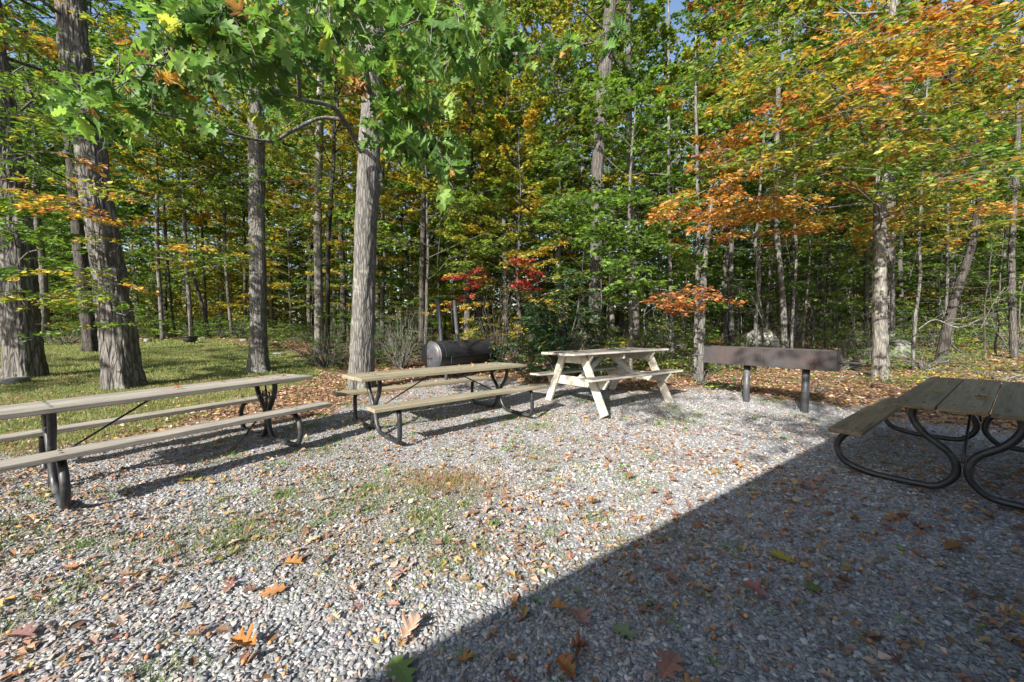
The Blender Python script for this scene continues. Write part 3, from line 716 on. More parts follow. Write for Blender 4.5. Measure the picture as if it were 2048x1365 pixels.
# ------------------------------------------------------------------ smoker and grill
def make_smoker():
    p0 = at(863, 712, 9.2); p1 = at(976, 711, 11.0)
    t = thing('barrel_smoker', 'black barrel smoker with two leaning chimneys behind the tan table', 'smoker')
    a = math.atan2(p1[1] - p0[1], p1[0] - p0[0]); Ln = np.hypot(*(p1 - p0)[:2]); g0 = float(gz(*p0[:2]))
    place(t, p0[0], p0[1], g0, a)
    Rr = .355; zc = p0[2] - g0
    th = np.linspace(0, 2 * np.pi, 49)[:-1]
    mb = MB(); xs = [0, .02, Ln - .02, Ln]
    V = np.array([(x, Rr * math.cos(q), zc + Rr * math.sin(q)) for x in xs for q in th]); n = 48
    F = np.array([(i * n + j, (i + 1) * n + j, (i + 1) * n + (j + 1) % n, i * n + (j + 1) % n) for i in range(3) for j in range(n)])
    mb.add(V, F); dr = mb.build('drum', MT_DRUM, t, smooth=True)
    for x, sg in ((0, -1), (Ln, 1)):
        mb = MB(); prof = [(0, Rr * 1.012), (.0, Rr), (.035, Rr * .96), (.062, Rr * .8), (.08, Rr * .5), (.086, 0.01)]
        V = np.array([(x + sg * d, r_ * math.cos(q), zc + r_ * math.sin(q)) for d, r_ in prof for q in th])
        F = np.array([(i * n + j, i * n + (j + 1) % n, (i + 1) * n + (j + 1) % n, (i + 1) * n + j)[::sg] for i in range(5) for j in range(n)])
        mb.add(V, F); cap = mb.build('end_cap', MT_CAP, t, smooth=True)
        if sg < 0:
            mb = MB(); tube(mb, catmull([(-.07, -.12, zc - .03), (-.115, -.10, zc - .045), (-.125, 0, zc - .05), (-.115, .08, zc - .045), (-.08, .10, zc - .03)], 5), .008, 8); mb.build('handle', MT_TUBE, cap, smooth=True)
    # lid: a raised curved door on the front with its frame and handle
    mb = MB(); q0, q1 = R(184), R(118); qs = np.linspace(q0, q1, 16)
    V = np.array([(x, (Rr + h_) * math.cos(q), zc + (Rr + h_) * math.sin(q)) for h_ in (.001, .012) for x in (.16, Ln - .12) for q in qs]); k = 16
    Fq = []
    for j in range(k - 1):
        Fq += [(2 * k + j, 2 * k + j + 1, 3 * k + j + 1, 3 * k + j)]
    for j in range(k - 1):
        Fq += [(j, 2 * k + j, 2 * k + j + 1, j + 1), (k + j, k + j + 1, 3 * k + j + 1, 3 * k + j)]
    Fq += [(0, k, 3 * k, 2 * k), (k - 1, 2 * k - 1, 4 * k - 1, 3 * k - 1)]
    V[:, 1] = V[:, 1]
    mb.add(V, np.array(Fq)); lid = mb.build('lid', MT_DRUM, t, smooth=False)
    mb = MB(); yh = -Rr - .055; zh = zc - .02
    tube(mb, [(.30, yh, zh), (Ln - .30, yh, zh)], .012, 8)
    for x in (.34, Ln * .62, Ln - .34):
        tube(mb, [(x, yh, zh), (x, -Rr + .005, zh)], .009, 6)
    box(mb, .31, .35, -Rr - .03, -Rr - .005, zc - .22, zc - .02, .003); box(mb, Ln - .35, Ln - .31, -Rr - .03, -Rr - .005, zc - .22, zc - .02, .003)
    mb.build('handle', MT_TUBE, lid)
    for px0, px1 in (((890, 690), (881, 608)), ((924, 690), (916, 608))):
        f = (px0[0] - 866) / (981 - 866) * .93
        x = Ln * f; mb = MB()
        q = catmull([(x, .10, zc + Rr - .05), (x - .05, .11, zc + Rr + .5), (x - .115, .12, zc + Rr + 1.06)], 6)
        tube(mb, q, .058, 16, cap=False); tube(mb, q[::-1], .052, 16, cap=False); mb.build('chimney', MT_POST, t, smooth=True)
    for x in (.30, Ln - .30):
        for y in (-.2, .2):
            mb = MB(); tube(mb, [(x, y, -.06), (x, y, zc - Rr + .07)], .04, 10); mb.build('leg', MT_POST, t, smooth=True)
        mb = MB(); box(mb, x - .06, x + .06, -.36, .36, zc - Rr - .075, zc - Rr + .04, .004); mb.build('timber_rest', W_BLOCK, t)
make_smoker()

def make_grill():
    a0 = at(1492, 812, 6.243); a1 = at(1609, 828, 5.68)
    t = thing('park_grill', 'long rusty brown metal charcoal grill raised on two pipe posts', 'grill')
    ang = math.atan2(a1[1] - a0[1], a1[0] - a0[0]); sep = np.hypot(*(a1 - a0)[:2])
    place(t, a0[0], a0[1], 0, ang)
    x0, x1 = -.62, sep + .37; zt, zb = .985, .70; w = .19
    mb = MB()
    for y0, y1 in ((-w, -w + .006), (w - .006, w)): box(mb, x0, x1, y0, y1, zb, zt, .002)
    box(mb, x0, x1, -w + .0065, w - .0065, zb + .001, zb + .008, .001); box(mb, x0, x0 + .006, -w + .0065, w - .0065, zb + .0085, zt - .01, .001)
    box(mb, x1 - .006, x1, -w + .0065, w - .0065, zb + .0085, zt - .01, .001)
    mb.build('firebox', MT_GRILL, t)
    mb = MB()
    for i in range(34):
        x = x0 + .04 + i * (x1 - x0 - .08) / 33; tube(mb, [(x, -w + .01, zt - .035), (x, w - .01, zt - .035)], .005, 6)
    mb.build('cooking_grate', MT_BLACK, t)
    for x in (0, sep):
        mb = MB(); tube(mb, [(x, 0, -.12), (x, 0, zb - .001)], .05, 18); mb.build('post', MT_POST, t, smooth=True)
    for x in (-.3, .25, sep + .1):
        mb = MB(); box(mb, x - .02, x + .02, -w - .0065, -w - .0005, zb + .004, zt - .004, .001); mb.build('strap', MT_GRILL, t)
    mb = MB(); box(mb, x1 + .003, x1 + .008, -w - .006, w + .006, zb - .01, zt - .005, .001); box(mb, x1 + .0085, x1 + .05, -w - .006, w + .006, zb + .10, zb + .106, .001); mb.build('end_plate', MT_GRILL, t)
    for x, sg in ((x0, -1), (x1, 1)):
        mb = MB(); z = zt - .165
        tube(mb, catmull([(x + sg * .01, -.06, z), (x + sg * .2, -.06, z), (x + sg * .235, -.03, z), (x + sg * .235, .03, z), (x + sg * .2, .06, z), (x + sg * .01, .06, z)], 5), .009, 8); mb.build('handle', MT_POST, t, smooth=True)
make_grill()

# small fallen leaves resting on the table tops and benches
def rest_leaf(T, u, v, H, size, form, c, label, group=None):
    mb = MB(); tv, tf = form
    mb.add(np.asarray(tv) * size, tf, col=np.array(c))
    o = mb.build('fallen_leaf', M_DRY, col=True)
    p = T.matrix_world @ Vector((u, v, H)); o.location = p; o.rotation_euler = (random.uniform(-.15, .15), random.uniform(-.15, .15), random.uniform(0, 6.3))
    tag(o, label, 'leaf', group)
CURL = oak_leaf(.5, .15, 40); CURL2 = oak_leaf(.85, -.15, 41); FLAT = oak_leaf(.15, .1, 42)
bpy.context.view_layer.update()
rest_leaf(T1, .05, -.08, .748, .10, CURL, (.45, .12, .05), 'curled red brown leaf on the middle of the scrollwork tabletop')
for u, v in ((.75, .1), (.92, -.15), (1.0, .2), (.45, .05)):
    rest_leaf(T1, u, v, .746, random.uniform(.05, .08), CURL2, (.42, .2, .07), 'small orange brown leaf near the far end of the scrollwork tabletop', 'leaves on the grey tabletop')
for u, v in ((.25, .05), (.42, -.12), (.6, .1), (.7, -.1), (.85, .15), (.1, -.2), (-.75, .1)):
    rest_leaf(T2, u, v, .74, random.uniform(.05, .09), CURL2, (.5, .3, .16), 'small pale brown leaf lying on the tan tabletop', 'leaves on the tan tabletop')
rest_leaf(T2, .72, -.70, .46, .10, CURL, (.52, .38, .24), 'pale curled leaf on the near bench of the tan table')
for u, v in ((-.6, 0), (-.3, .14), (-.2, -.1), (.1, .05), (.3, -.15), (.5, .1)):
    rest_leaf(T4, u, v, .835, random.uniform(.06, .1), CURL2, (.34, .18, .10), 'dry brown leaf on the peeling white table top', 'leaves on the white table')
for u, v in ((-.45, -.55), (-.4, -.62), (-.33, -.58)):
    rest_leaf(T4, u, v, .475, .09, CURL, (.28, .12, .08), 'dark red brown leaf heaped on the near bench of the white table', 'leaves heaped on the white bench')
rest_leaf(T3, -.55, -.12, .73, .12, CURL, (.33, .13, .04), 'rust coloured leaf lying across a gap in the shaded tabletop')
rest_leaf(T3, -.35, .2, .728, .08, CURL2, (.38, .2, .05), 'orange leaf on the first plank of the shaded tabletop')

# single large leaves that stand out on the gravel
for px, py, s_, c, fm, lb in (
    (1560, 1122, .17, (.42, .33, .05), FLAT, 'large yellow lobed leaf lying in the shade on the gravel'),
    (1160, 1240, .19, (.38, .20, .16), CURL, 'large pinkish brown lobed leaf curled just inside the shadow edge'),
    (800, 1345, .19, (.16, .24, .07), FLAT, 'large dull green lobed leaf lying flat at the front of the gravel'),
    (820, 1270, .15, (.55, .36, .26), CURL2, 'pale pink leaf standing sunlit on the gravel near the shadow edge'),
    (490, 1300, .15, (.42, .17, .04), CURL2, 'orange folded leaf upright on the sunlit gravel at the front'),
    (585, 1135, .15, (.40, .20, .06), CURL, 'tan orange lobed leaf beside green grass tufts'),
    (550, 1190, .16, (.45, .22, .09), FLAT, 'light brown spread leaf below the grass tufts'),
    (1910, 1100, .17, (.26, .12, .04), CURL, 'brown star shaped leaf on the shaded gravel below the curved legs'),
    (1625, 1185, .14, (.13, .19, .05), FLAT, 'green lobed leaf on the shaded gravel'),
    (1130, 1100 + 240, .13, (.36, .14, .05), CURL, 'rust brown leaf in the front shade beside the pale leaf stalk'),
    (1250, 1275, .15, (.22, .27, .14), FLAT, 'grey green narrow leaf lying in the front shade'),
    (370, 965, .17, (.34, .33, .12), CURL, 'olive folded leaf in front of the scrollwork table'),
    (625, 1083, .13, (.62, .55, .36), FLAT, 'cream coloured leaf on the sunlit gravel'),
    (40, 1280, .15, (.24, .125, .11), CURL, 'large purple brown leaf at the near edge of the gravel'),
    (1510, 1195, .14, (.36, .15, .13), CURL2, 'dusky red rolled leaf on the shaded gravel'),
    (1340, 1345, .18, (.30, .16, .12), CURL, 'long brown lobed leaf at the very front of the shade')):
    g = gnd(px, py); mb = MB(); s_ *= .84; mb.add(np.asarray(fm[0]) * s_ - np.array([s_ * .5, 0, 0]), fm[1], col=np.array(c) * .85)
    o = mb.build('fallen_leaf', M_DRY, col=True); o.location = (g[0], g[1], float(gfull(g[0], g[1])) + .03)
    o.rotation_euler = (random.uniform(-.12, .12), random.uniform(-.12, .12), random.uniform(0, 6.28)); tag(o, lb, 'leaf')
# ------------------------------------------------------------------ trees
ZU = np.array([0, 0, 1.0])
def unit(v): v = np.asarray(v, float); return v / (np.linalg.norm(v) + 1e-9)

def spray(lm, wm, p, d, Ln, nl, ls, base, tpl=KITE, droop=.12, flat=.6, r=rng, tw=.004, jit=.09):
    """a flat leafy spray: an axis with side twigs, leaves along the twigs"""
    p = np.asarray(p, float); d = unit(d); side = unit(np.cross(ZU, d)); k = int(r.integers(5, 8))
    s_ = np.linspace(.12, 1, k) + r.normal(0, .03, k)
    ax = lambda s: p + d * (s * Ln)[:, None] - ZU * (droop * Ln * s ** 2)[:, None]
    o = ax(s_); sg = np.where(np.arange(k) % 2 == 0, 1, -1)
    ll = Ln * .55 * (1.05 - .65 * s_) * r.uniform(.7, 1.2, k)
    ld = d[None] * .75 + side[None] * sg[:, None] * r.uniform(.5, 1.0, k)[:, None] + r.normal(0, .12, (k, 3))
    ld[-1] = d; ld /= np.linalg.norm(ld, axis=1)[:, None]
    i = r.integers(0, k, nl); t = r.uniform(.12, 1, nl) ** .8
    pos = o[i] + ld[i] * (ll[i] * t)[:, None] - ZU * (droop * ll[i] * t ** 2)[:, None] + r.normal(0, .012 + ls * .12, (nl, 3))
    ls_ = np.where(r.random(nl) < .5, 1, -1)
    dirs = ld[i] + np.cross(ZU, ld[i]) * (ls_ * r.uniform(.3, 1.1, nl))[:, None] + r.normal(0, .2, (nl, 3)) - ZU * r.uniform(0, .35, nl)[:, None]
    nrm = ZU[None] + r.normal(0, flat, (nl, 3))
    a = np.stack([np.clip(base + r.normal(0, jit, nl), 0.005, .995), r.random(nl)], -1)
    scatter(lm, *tpl, leaf_frames(dirs, nrm), pos, ls * r.uniform(.6, 1.2, nl), a=a)
    if wm is not None:
        q = ax(np.array([0, .5, 1.0])); tube(wm, q, [tw, tw * .75, tw * .4], 4, cap=False)
        for j in range(k - 1):
            tube(wm, [o[j], o[j] + ld[j] * ll[j] * .8 - ZU * droop * ll[j] * .6], [tw * .55, tw * .3], 3, cap=False)

def trunk_tube(mb, P, rad, n=14, flare=1.0, seed=0, rough=.07, bark_depth=.026):
    P = np.asarray(P, float); m = len(P); rr = np.random.default_rng(seed)
    ph = rr.uniform(0, 6.28, 6); zz = P[:, 2] - P[0, 2]
    def wob(i, th):
        z = zz[i[:, 0]][:, None]; f = np.exp(-np.maximum(0, z) / (1.6 * rad[0] + .05))
        w = 1 + rough * (np.sin(3 * th + ph[0] + z * .6) * .5 + np.sin(5 * th + ph[1] - z * 1.1) * .35 + np.sin(2 * th + ph[2] + z * 1.9) * .4 + .5 * np.sin(z * 5 + ph[5]) * np.sin(th + ph[0]))
        return w + flare * f * (.42 + .28 * np.sin(5 * th + ph[3]) + .16 * np.sin(8 * th + ph[4]))
    if n >= 18:
        n = 150 if n > 24 else 110
        K = max(14, int(2 * np.pi * rad[0] / .075)); g = np.random.default_rng(seed + 900).random((400, K))
        def cell(z, u):
            zi = np.floor(z).astype(int); ui = np.floor(u).astype(int); fz = z - zi; fu = u - ui
            fz = fz * fz * (3 - 2 * fz); fu = fu * fu * (3 - 2 * fu)
            q = lambda a, b: g[a % 400, b % K]
            return (q(zi, ui) * (1 - fu) + q(zi, ui + 1) * fu) * (1 - fz) + (q(zi + 1, ui) * (1 - fu) + q(zi + 1, ui + 1) * fu) * fz
        base_wob = wob
        def wob(i, th):
            z = zz[i[:, 0]][:, None] + 5; u = th / (2 * np.pi) * K + .5 * np.sin(z * 3 + ph[1])
            c = 1 - np.abs(2 * cell(z * 3.2, u) - 1); c2 = cell(z * 9 + 50, u * 1.0 + 7)
            return base_wob(i, th) - bark_depth * (c ** 1.5) / max(rad[0], .05) - .35 * bark_depth * c2 / max(rad[0], .05)
    tube(mb, P, rad, n, cap=True, wob=wob)

def resample(P, step):
    P = np.asarray(P, float); s = np.concatenate([[0], np.cumsum(np.linalg.norm(np.diff(P, axis=0), axis=1))])
    t = np.linspace(0, s[-1], max(4, int(s[-1] / step)))
    return np.stack([np.interp(t, s, P[:, k]) for k in range(3)], -1)

def limb(wm, a, b, r0, r1, r=rng, sag=.12, n=6, k=6, wig=.05):
    a = np.asarray(a, float); b = np.asarray(b, float); Ln = np.linalg.norm(b - a)
    t = np.linspace(0, 1, n)[:, None]
    P = a + (b - a) * t + ZU * (np.sin(t * np.pi) * sag * Ln) + r.normal(0, wig * Ln * .35, (n, 3)) * np.sin(t * np.pi)
    tube(wm, P, np.linspace(r0, r1, n), k, cap=False); return P

def grow(wm, lm, path, rad, cb, cr, nbr, nl, ls, shape='canopy', tpl=KITE, r=rng, base=.45, bvar=.18, dead=0, spray_len=None, flat=.7):
    """branches and leaves along the trunk PATH above height cb"""
    path = np.asarray(path); z0 = path[0, 2]; H = path[-1, 2] - z0; hs = path[:, 2] - z0
    per = max(4, int(nl / (nbr * 4.2)))
    for i in range(nbr):
        t = (i + r.uniform(0, 1)) / nbr
        z = cb + (H - cb) * t ** (.95)
        p = np.array([np.interp(z, hs, path[:, k]) for k in range(3)]); pr = np.interp(z, hs, rad)
        az = i * 2.39996 + r.normal(0, .35)
        if shape == 'canopy': ln = cr * (.45 + .6 * math.sin(math.pi * min(1, .12 + t * .85))) * r.uniform(.7, 1.15); el = R(12) + R(48) * t + r.normal(0, .15)
        else: ln = cr * (1.02 - .62 * t) * r.uniform(.65, 1.15); el = R(4) + R(38) * t + r.normal(0, .12)
        d = np.array([math.cos(az) * math.cos(el), math.sin(az) * math.cos(el), math.sin(el)])
        q = limb(wm, p, p + d * ln, max(.006, min(pr * .5, .012 * ln + .004)), .004, r, sag=-.04 if shape == 'canopy' else .05, n=5, k=5)
        b0 = base + r.normal(0, bvar)
        for s in (.32, .55, .75, .95):
            j = s * 4; k0 = min(3, int(j)); o = q[k0] + (q[k0 + 1] - q[k0]) * (j - k0)
            dd = d + np.cross(ZU, d) * r.choice([-1, 1]) * (1.1 - s) * r.uniform(.5, 1.2) + r.normal(0, .12, 3); dd[2] = dd[2] * .5
            spray(lm, wm, o, dd, (spray_len or ln * .42) * r.uniform(.75, 1.2), int(per * r.uniform(.7, 1.3)), ls, b0 + r.normal(0, .07), tpl, flat=flat, r=r)

def make_tree_object(name, label, cat, wm, lm, bark, leaves, base, group=None, trunk_name='trunk', crown_name='crown'):
    t = thing(name, label, cat, base, 0, group)
    if wm is not None and wm.n: wm.build(trunk_name, bark, t, smooth=True)
    if lm is not None and lm.n:
        o = lm.build(crown_name, leaves, t, attr=True)
    return t

# ---- trees that can be told apart: trunk polyline in pixels at one distance
def hero(name, label, pts, Y, wpx, bark, leaves, top=15.0, cb=6.5, cr=3.0, nbr=22, nl=3500, ls=.12, regions=(), tpl=KITE, base=.45, flare=1.0, seed=1, n=18, shape='canopy', rgn_tpl=None, rough=.07, nobase=False, extra=None):
    r = np.random.default_rng(seed)
    Q = [at(px, py, Y) for px, py in pts]
    b = Q[0].copy(); b[2] = float(gfull(b[0], b[1])) - .06
    Q[0] = b
    cosv = Y / math.hypot(Q[0][0], Y); rad_k = [w / 2 / FPX * Y * cosv for w in wpx]
    # carry the trunk on above the picture
    if Q[-1][2] < top:
        d = unit(Q[-1] - Q[-2]); d = unit(d * .5 + ZU * .5); s = (top - Q[-1][2]) / d[2]
        Q.append(Q[-1] + d * s); rad_k.append(rad_k[-1] * .35)
    Q = np.array(Q)
    P = catmull(Q, 10); P = resample(P, (.08 if n >= 18 and Y < 12 else .16) if Y < 14 else .3)
    P[1:-1, :2] += np.cumsum(r.normal(0, .003, (len(P) - 2, 2)), 0)
    rad = np.interp(P[:, 2], Q[:, 2], rad_k)
    P = P - b; wm = MB(); lm = MB()
    trunk_tube(wm, P, rad, n, flare, seed, rough, .036 if n > 24 else .016)
    if nbr: grow(wm, lm, P, rad, cb, cr, nbr, int(nl * 2.2), ls * 1.25, shape, tpl, r, base)
    for (cx, cy, rx, ry, d0, d1, ns, Ln, per, lsz, b0, bv) in regions:
        for i in range(ns):
            u = r.uniform(-1, 1, 2)
            while u @ u > 1: u = r.uniform(-1, 1, 2)
            o = at(cx + u[0] * rx, cy + u[1] * ry, r.uniform(d0, d1)) - b
            az = r.uniform(0, 6.28); dd = np.array([math.cos(az), math.sin(az), r.normal(0, .12)])
            spray(lm, wm, o, dd, Ln * r.uniform(.7, 1.25), int(per * 1.5 * r.uniform(.7, 1.3)), lsz * 1.15, b0 + r.normal(0, bv), rgn_tpl or OVAL, r=r, flat=.6)
            # the bough it grows from
            zt = max(o[2] - .10 * np.hypot(o[0], o[1]) + r.normal(0, .25), 1.6)
            if i % 11 == 0 and zt < P[-1, 2]:
                a = np.array([np.interp(zt, P[:, 2], P[:, k]) for k in range(3)])
                if np.linalg.norm(o - a) < 6.5: limb(wm, a, o, .004 + .004 * np.linalg.norm(o - a), .003, r, sag=.05, wig=.1)
    if extra: extra(wm, lm, b, r)
    return make_tree_object(name, label, 'tree', wm, lm, bark, leaves, b)

hero('oak_tree', 'huge pale ridged oak trunk at the left end of the lawn', [(52, 768), (42, 600), (25, 400), (5, 230), (-25, 0)], 9.0, [86, 88, 78, 62, 55], BK_OAK, LM['green'], 16, 5.5, 3.6, 20, 4500, .11,
     [(40, 470, 80, 90, 6.5, 8, 16, .8, 45, .12, .5, .12), (60, 150, 120, 140, 6.5, 9.5, 26, .9, 46, .10, .6, .16), (60, 620, 70, 30, 7.5, 8.5, 7, .6, 36, .08, .9, .06)], seed=11, n=26, flare=.5)
hero('oak_tree', 'broad leaning oak trunk rising behind the middle of the scrollwork table', [(250, 782), (232, 640), (212, 520), (178, 300), (152, 120), (140, -20)], 8.1, [84, 80, 76, 68, 64, 58], BK_OAK, LM['rust'], 16, 6.5, 3.4, 20, 4500, .11,
     [(200, 400, 110, 40, 6.5, 7.6, 16, .8, 46, .085, .66, .14), (160, 570, 110, 45, 6.3, 7.4, 13, .7, 40, .085, .62, .18), (110, 240, 130, 100, 6.3, 8.5, 20, .9, 46, .09, .25, .2), (230, 640, 60, 25, 6.8, 7.5, 6, .6, 36, .08, .3, .15), (330, 500, 90, 30, 7, 8.5, 8, .9, 46, .08, .45, .2), (180, 60, 160, 70, 6.5, 8.5, 14, .9, 46, .09, .5, .2)], seed=12, n=26, flare=.5)
hero('oak_tree', 'dark trunked oak standing in shade between the two huge pale oaks', [(187, 718), (172, 610), (160, 500), (148, 380), (130, 150), (120, 0)], 14.5, [34, 34, 33, 32, 28, 24], BK_DARK, LM['green'], 18, 5, 3.6, 26, 7000, .11,
     [(110, 380, 120, 60, 13, 16, 14, 1.2, 70, .11, .45, .15)], seed=13, flare=.8)
hero('oak_tree', 'straight grey trunk directly behind the far end of the scrollwork table', [(517, 752), (516, 640), (515, 480), (513, 280), (508, 100), (505, -30)], 10.4, [40, 36, 35, 34, 32, 28], BK_GREY, LM['ygreen'], 17, 6.0, 3.2, 24, 6000, .10,
     [(450, 500, 130, 45, 9.2, 11.5, 12, 1.1, 56, .085, .65, .18), (420, 330, 150, 90, 9, 12, 22, 1.1, 60, .09, .4, .15), (600, 350, 100, 100, 9.5, 12, 16, 1.1, 60, .09, .45, .15), (480, 160, 130, 90, 9, 12, 14, 1.1, 60, .09, .5, .15)], seed=14, flare=.8)

# ---- the red oak beside the tan table: its boughs with big lobed leaves reach out over the viewer
OAKF = [oak_leaf(c, d, 60 + i) for i, (c, d) in enumerate(((.3, .25), (.7, .5), (-.35, .25), (1.1, .1), (.5, -.2), (.15, .8)))]
def red_oak_extra(wm, lm, b, r):
    def B(pts, r0, r1):
        P = catmull([at(x, y, Y) - b for x, y, Y in pts], 6); tube(wm, P, np.linspace(r0, r1, len(P)), 8, cap=False); return P
    br = [B([(725, 310, 7.75), (700, 262, 7.3), (683, 235, 6.9), (660, 212, 6.5), (605, 200, 5.8), (545, 178, 5.0), (450, 155, 4.2), (330, 120, 3.5)], .052, .012),
          B([(688, 240, 7.0), (640, 237, 6.8), (585, 262, 6.2), (540, 283, 5.7), (450, 265, 5.1), (340, 232, 4.4), (200, 215, 3.7)], .036, .009),
          B([(740, 190, 7.8), (722, 90, 6.2), (700, 30, 4.8), (640, -40, 3.4)], .06, .014),
          B([(742, 230, 7.8), (800, 180, 6.6), (900, 125, 5.3), (1070, 105, 4.7), (1190, 85, 4.5)], .05, .01),
          B([(742, 250, 7.8), (790, 240, 6.2), (830, 262, 5.0), (865, 300, 4.2)], .04, .01),
          B([(600, 200, 5.8), (590, 120, 5.0), (540, 60, 4.2), (430, 20, 3.2)], .03, .01),
          B([(900, 125, 5.3), (930, 60, 4.4), (900, 0, 3.6)], .025, .01),
          B([(740, 120, 7.8), (690, 110, 6.9), (560, 70, 6.0), (420, 60, 5.2)], .04, .01)]
    allp = np.concatenate(br)
    blobs = [(400, 45, 210, 60, 2.7, 4.2, 250), (700, 60, 260, 80, 2.7, 4.6, 380), (560, 130, 190, 60, 3, 5, 150), (330, 140, 130, 60, 2.9, 4, 115), (170, 205, 75, 40, 3.0, 3.7, 60), (760, 185, 110, 60, 3.4, 5.5, 75),
             (870, 140, 120, 80, 3.4, 5, 120), (850, 295, 80, 45, 3.4, 4.4, 80), (905, 350, 35, 35, 3.4, 4, 16), (780, 250, 70, 60, 3.6, 5, 55), (1070, 115, 110, 55, 4, 5, 80), (1190, 80, 70, 45, 4.2, 5, 30), (640, -10, 450, 40, 2.8, 5, 200), (470, 200, 150, 60, 3.5, 5.5, 85), (240, 265, 70, 50, 3.2, 4, 30)]
    for cx, cy, rx, ry, d0, d1, n in blobs:
        n = int(n * 1.3); nt = max(3, n // 7)
        for i in range(nt):
            u = r.uniform(-1, 1, 2)
            while u @ u > 1: u = r.uniform(-1, 1, 2)
            e = at(cx + u[0] * rx, cy + u[1] * ry, r.uniform(d0, d1)) - b
            a = allp[np.argmin(np.linalg.norm(allp - e, axis=1) + r.uniform(0, .4, len(allp)))]
            P = limb(wm, a, e, .010, .003, r, sag=.05, n=6, k=5, wig=.12)
            k = int(r.integers(5, 10)); s_ = np.clip(1 - np.abs(r.normal(0, .16, k)), .3, 1); pos = np.stack([np.interp(s_, np.linspace(0, 1, 6), P[:, q]) for q in range(3)], -1)
            az = r.uniform(0, 6.28, k); dirs = np.stack([np.cos(az), np.sin(az), r.uniform(-1.1, .15, k)], -1)
            nrm = ZU[None] * 1.0 + r.normal(0, .55, (k, 3)) + dirs * .25
            f = OAKF[int(r.integers(0, 6))]
            b0 = .45 + r.normal(0, .22); rb = np.clip(b0 + r.normal(0, .12, k), .01, .935)
            hot = r.random(k) < .022; rb = np.where(hot, r.uniform(.95, 1, k), rb)
            pos2 = pos + dirs / np.linalg.norm(dirs, axis=1)[:, None] * .025
            scatter(lm, *f, leaf_frames(dirs, nrm), pos2, r.uniform(.11, .205, k), a=np.stack([rb, r.random(k)], -1))
    # one withered brown cluster by the trunk and one in the left bough
    for px, py, Y, k in ((718, 165, 3.9, 9), (342, 145, 3.1, 4), (250, 165, 3.3, 2), (395, 188, 3.6, 3), (905, 335, 3.7, 2)):
        e = at(px, py, Y) - b; dirs = np.stack([r.normal(0, .6, k), r.normal(0, .6, k), r.uniform(-1.2, .1, k)], -1)
        scatter(lm, *oak_leaf(2.0, .5, 77), leaf_frames(dirs, r.normal(0, 1, (k, 3))), e + r.normal(0, .03, (k, 3)), r.uniform(.09, .15, k), a=np.stack([r.uniform(.955, 1, k), r.random(k)], -1))
hero('red_oak_tree', 'red oak whose straight trunk stands beside the tan table under big lobed green leaves', [(721, 786), (724, 690), (728, 540), (735, 300), (742, 150), (748, 0)], 7.85, [52, 48, 47, 45, 38, 30], BK_GREY, LM['oak'], 13, 6.8, 2.6, 12, 1500, .13, seed=15, n=24, flare=.5, extra=red_oak_extra)

hero('tall_tree', 'tall dark trunk leaning right, rising behind the rhododendron', [(1190, 705), (1190, 600), (1192, 430), (1203, 220), (1222, 0)], 11.0, [27, 25, 25, 26, 26], BK_MID, LM['ygreen'], 18, 7.5, 3.2, 24, 6000, .10, [(1130, 100, 160, 90, 9.8, 12, 10, 1.1, 50, .09, .6, .15)], seed=16, flare=.6)
hero('beech_tree', 'pale smooth trunk with lichen spots right of the grill', [(1763, 774), (1762, 690), (1762, 520), (1767, 330), (1783, 110), (1795, -20)], 8.5, [40, 34, 31, 28, 22, 18], BK_PALE, LM['mixed'], 12, 5.5, 2.6, 16, 2500, .095,
     [(1650, 180, 190, 60, 5.2, 8, 44, .85, 56, .09, .68, .16), (1880, 60, 190, 60, 5, 8, 40, .85, 56, .09, .74, .13), (1560, 60, 160, 60, 5.5, 8, 22, .85, 50, .095, .45, .2), (1700, 290, 190, 50, 5.5, 8, 34, .8, 50, .09, .5, .18), (1900, 330, 150, 60, 5, 8, 34, .8, 50, .09, .45, .2), (1560, 330, 130, 50, 5.5, 8, 22, .8, 46, .09, .5, .16), (1940, 200, 120, 60, 6, 9, 18, .9, 50, .09, .6, .18)], seed=17, flare=.55)
hero('beech_sapling', 'young beech with a cloud of orange leaves above the white table', [(1400, 735), (1403, 640), (1408, 540), (1419, 440), (1428, 330)], 8.3, [15, 14, 13, 11, 6], BK_GREY, LM['orange'], 5.4, 3.6, 1.2, 6, 300, .085,
     [(1430, 395, 130, 36, 6.6, 8.8, 28, .7, 48, .078, .56, .16), (1360, 450, 80, 40, 6.8, 8.8, 14, .6, 44, .076, .62, .14), (1330, 603, 75, 16, 7, 8, 9, .6, 44, .085, .86, .05), (1420, 585, 70, 16, 7, 8, 6, .5, 36, .085, .86, .06), (1500, 440, 80, 40, 7.5, 9, 12, .7, 46, .08, .55, .12)], seed=18, flare=.3, n=12, shape='under')
hero('grey_tree', 'slim grey trunk close behind the left end of the grill', [(1390, 735), (1392, 660), (1395, 560), (1397, 440), (1392, 200)], 8.9, [10, 9, 9, 8, 6], BK_GREY, LM['mixed'], 8, 3.6, 1.6, 12, 1500, .09, seed=19, flare=.3, n=10, shape='under')
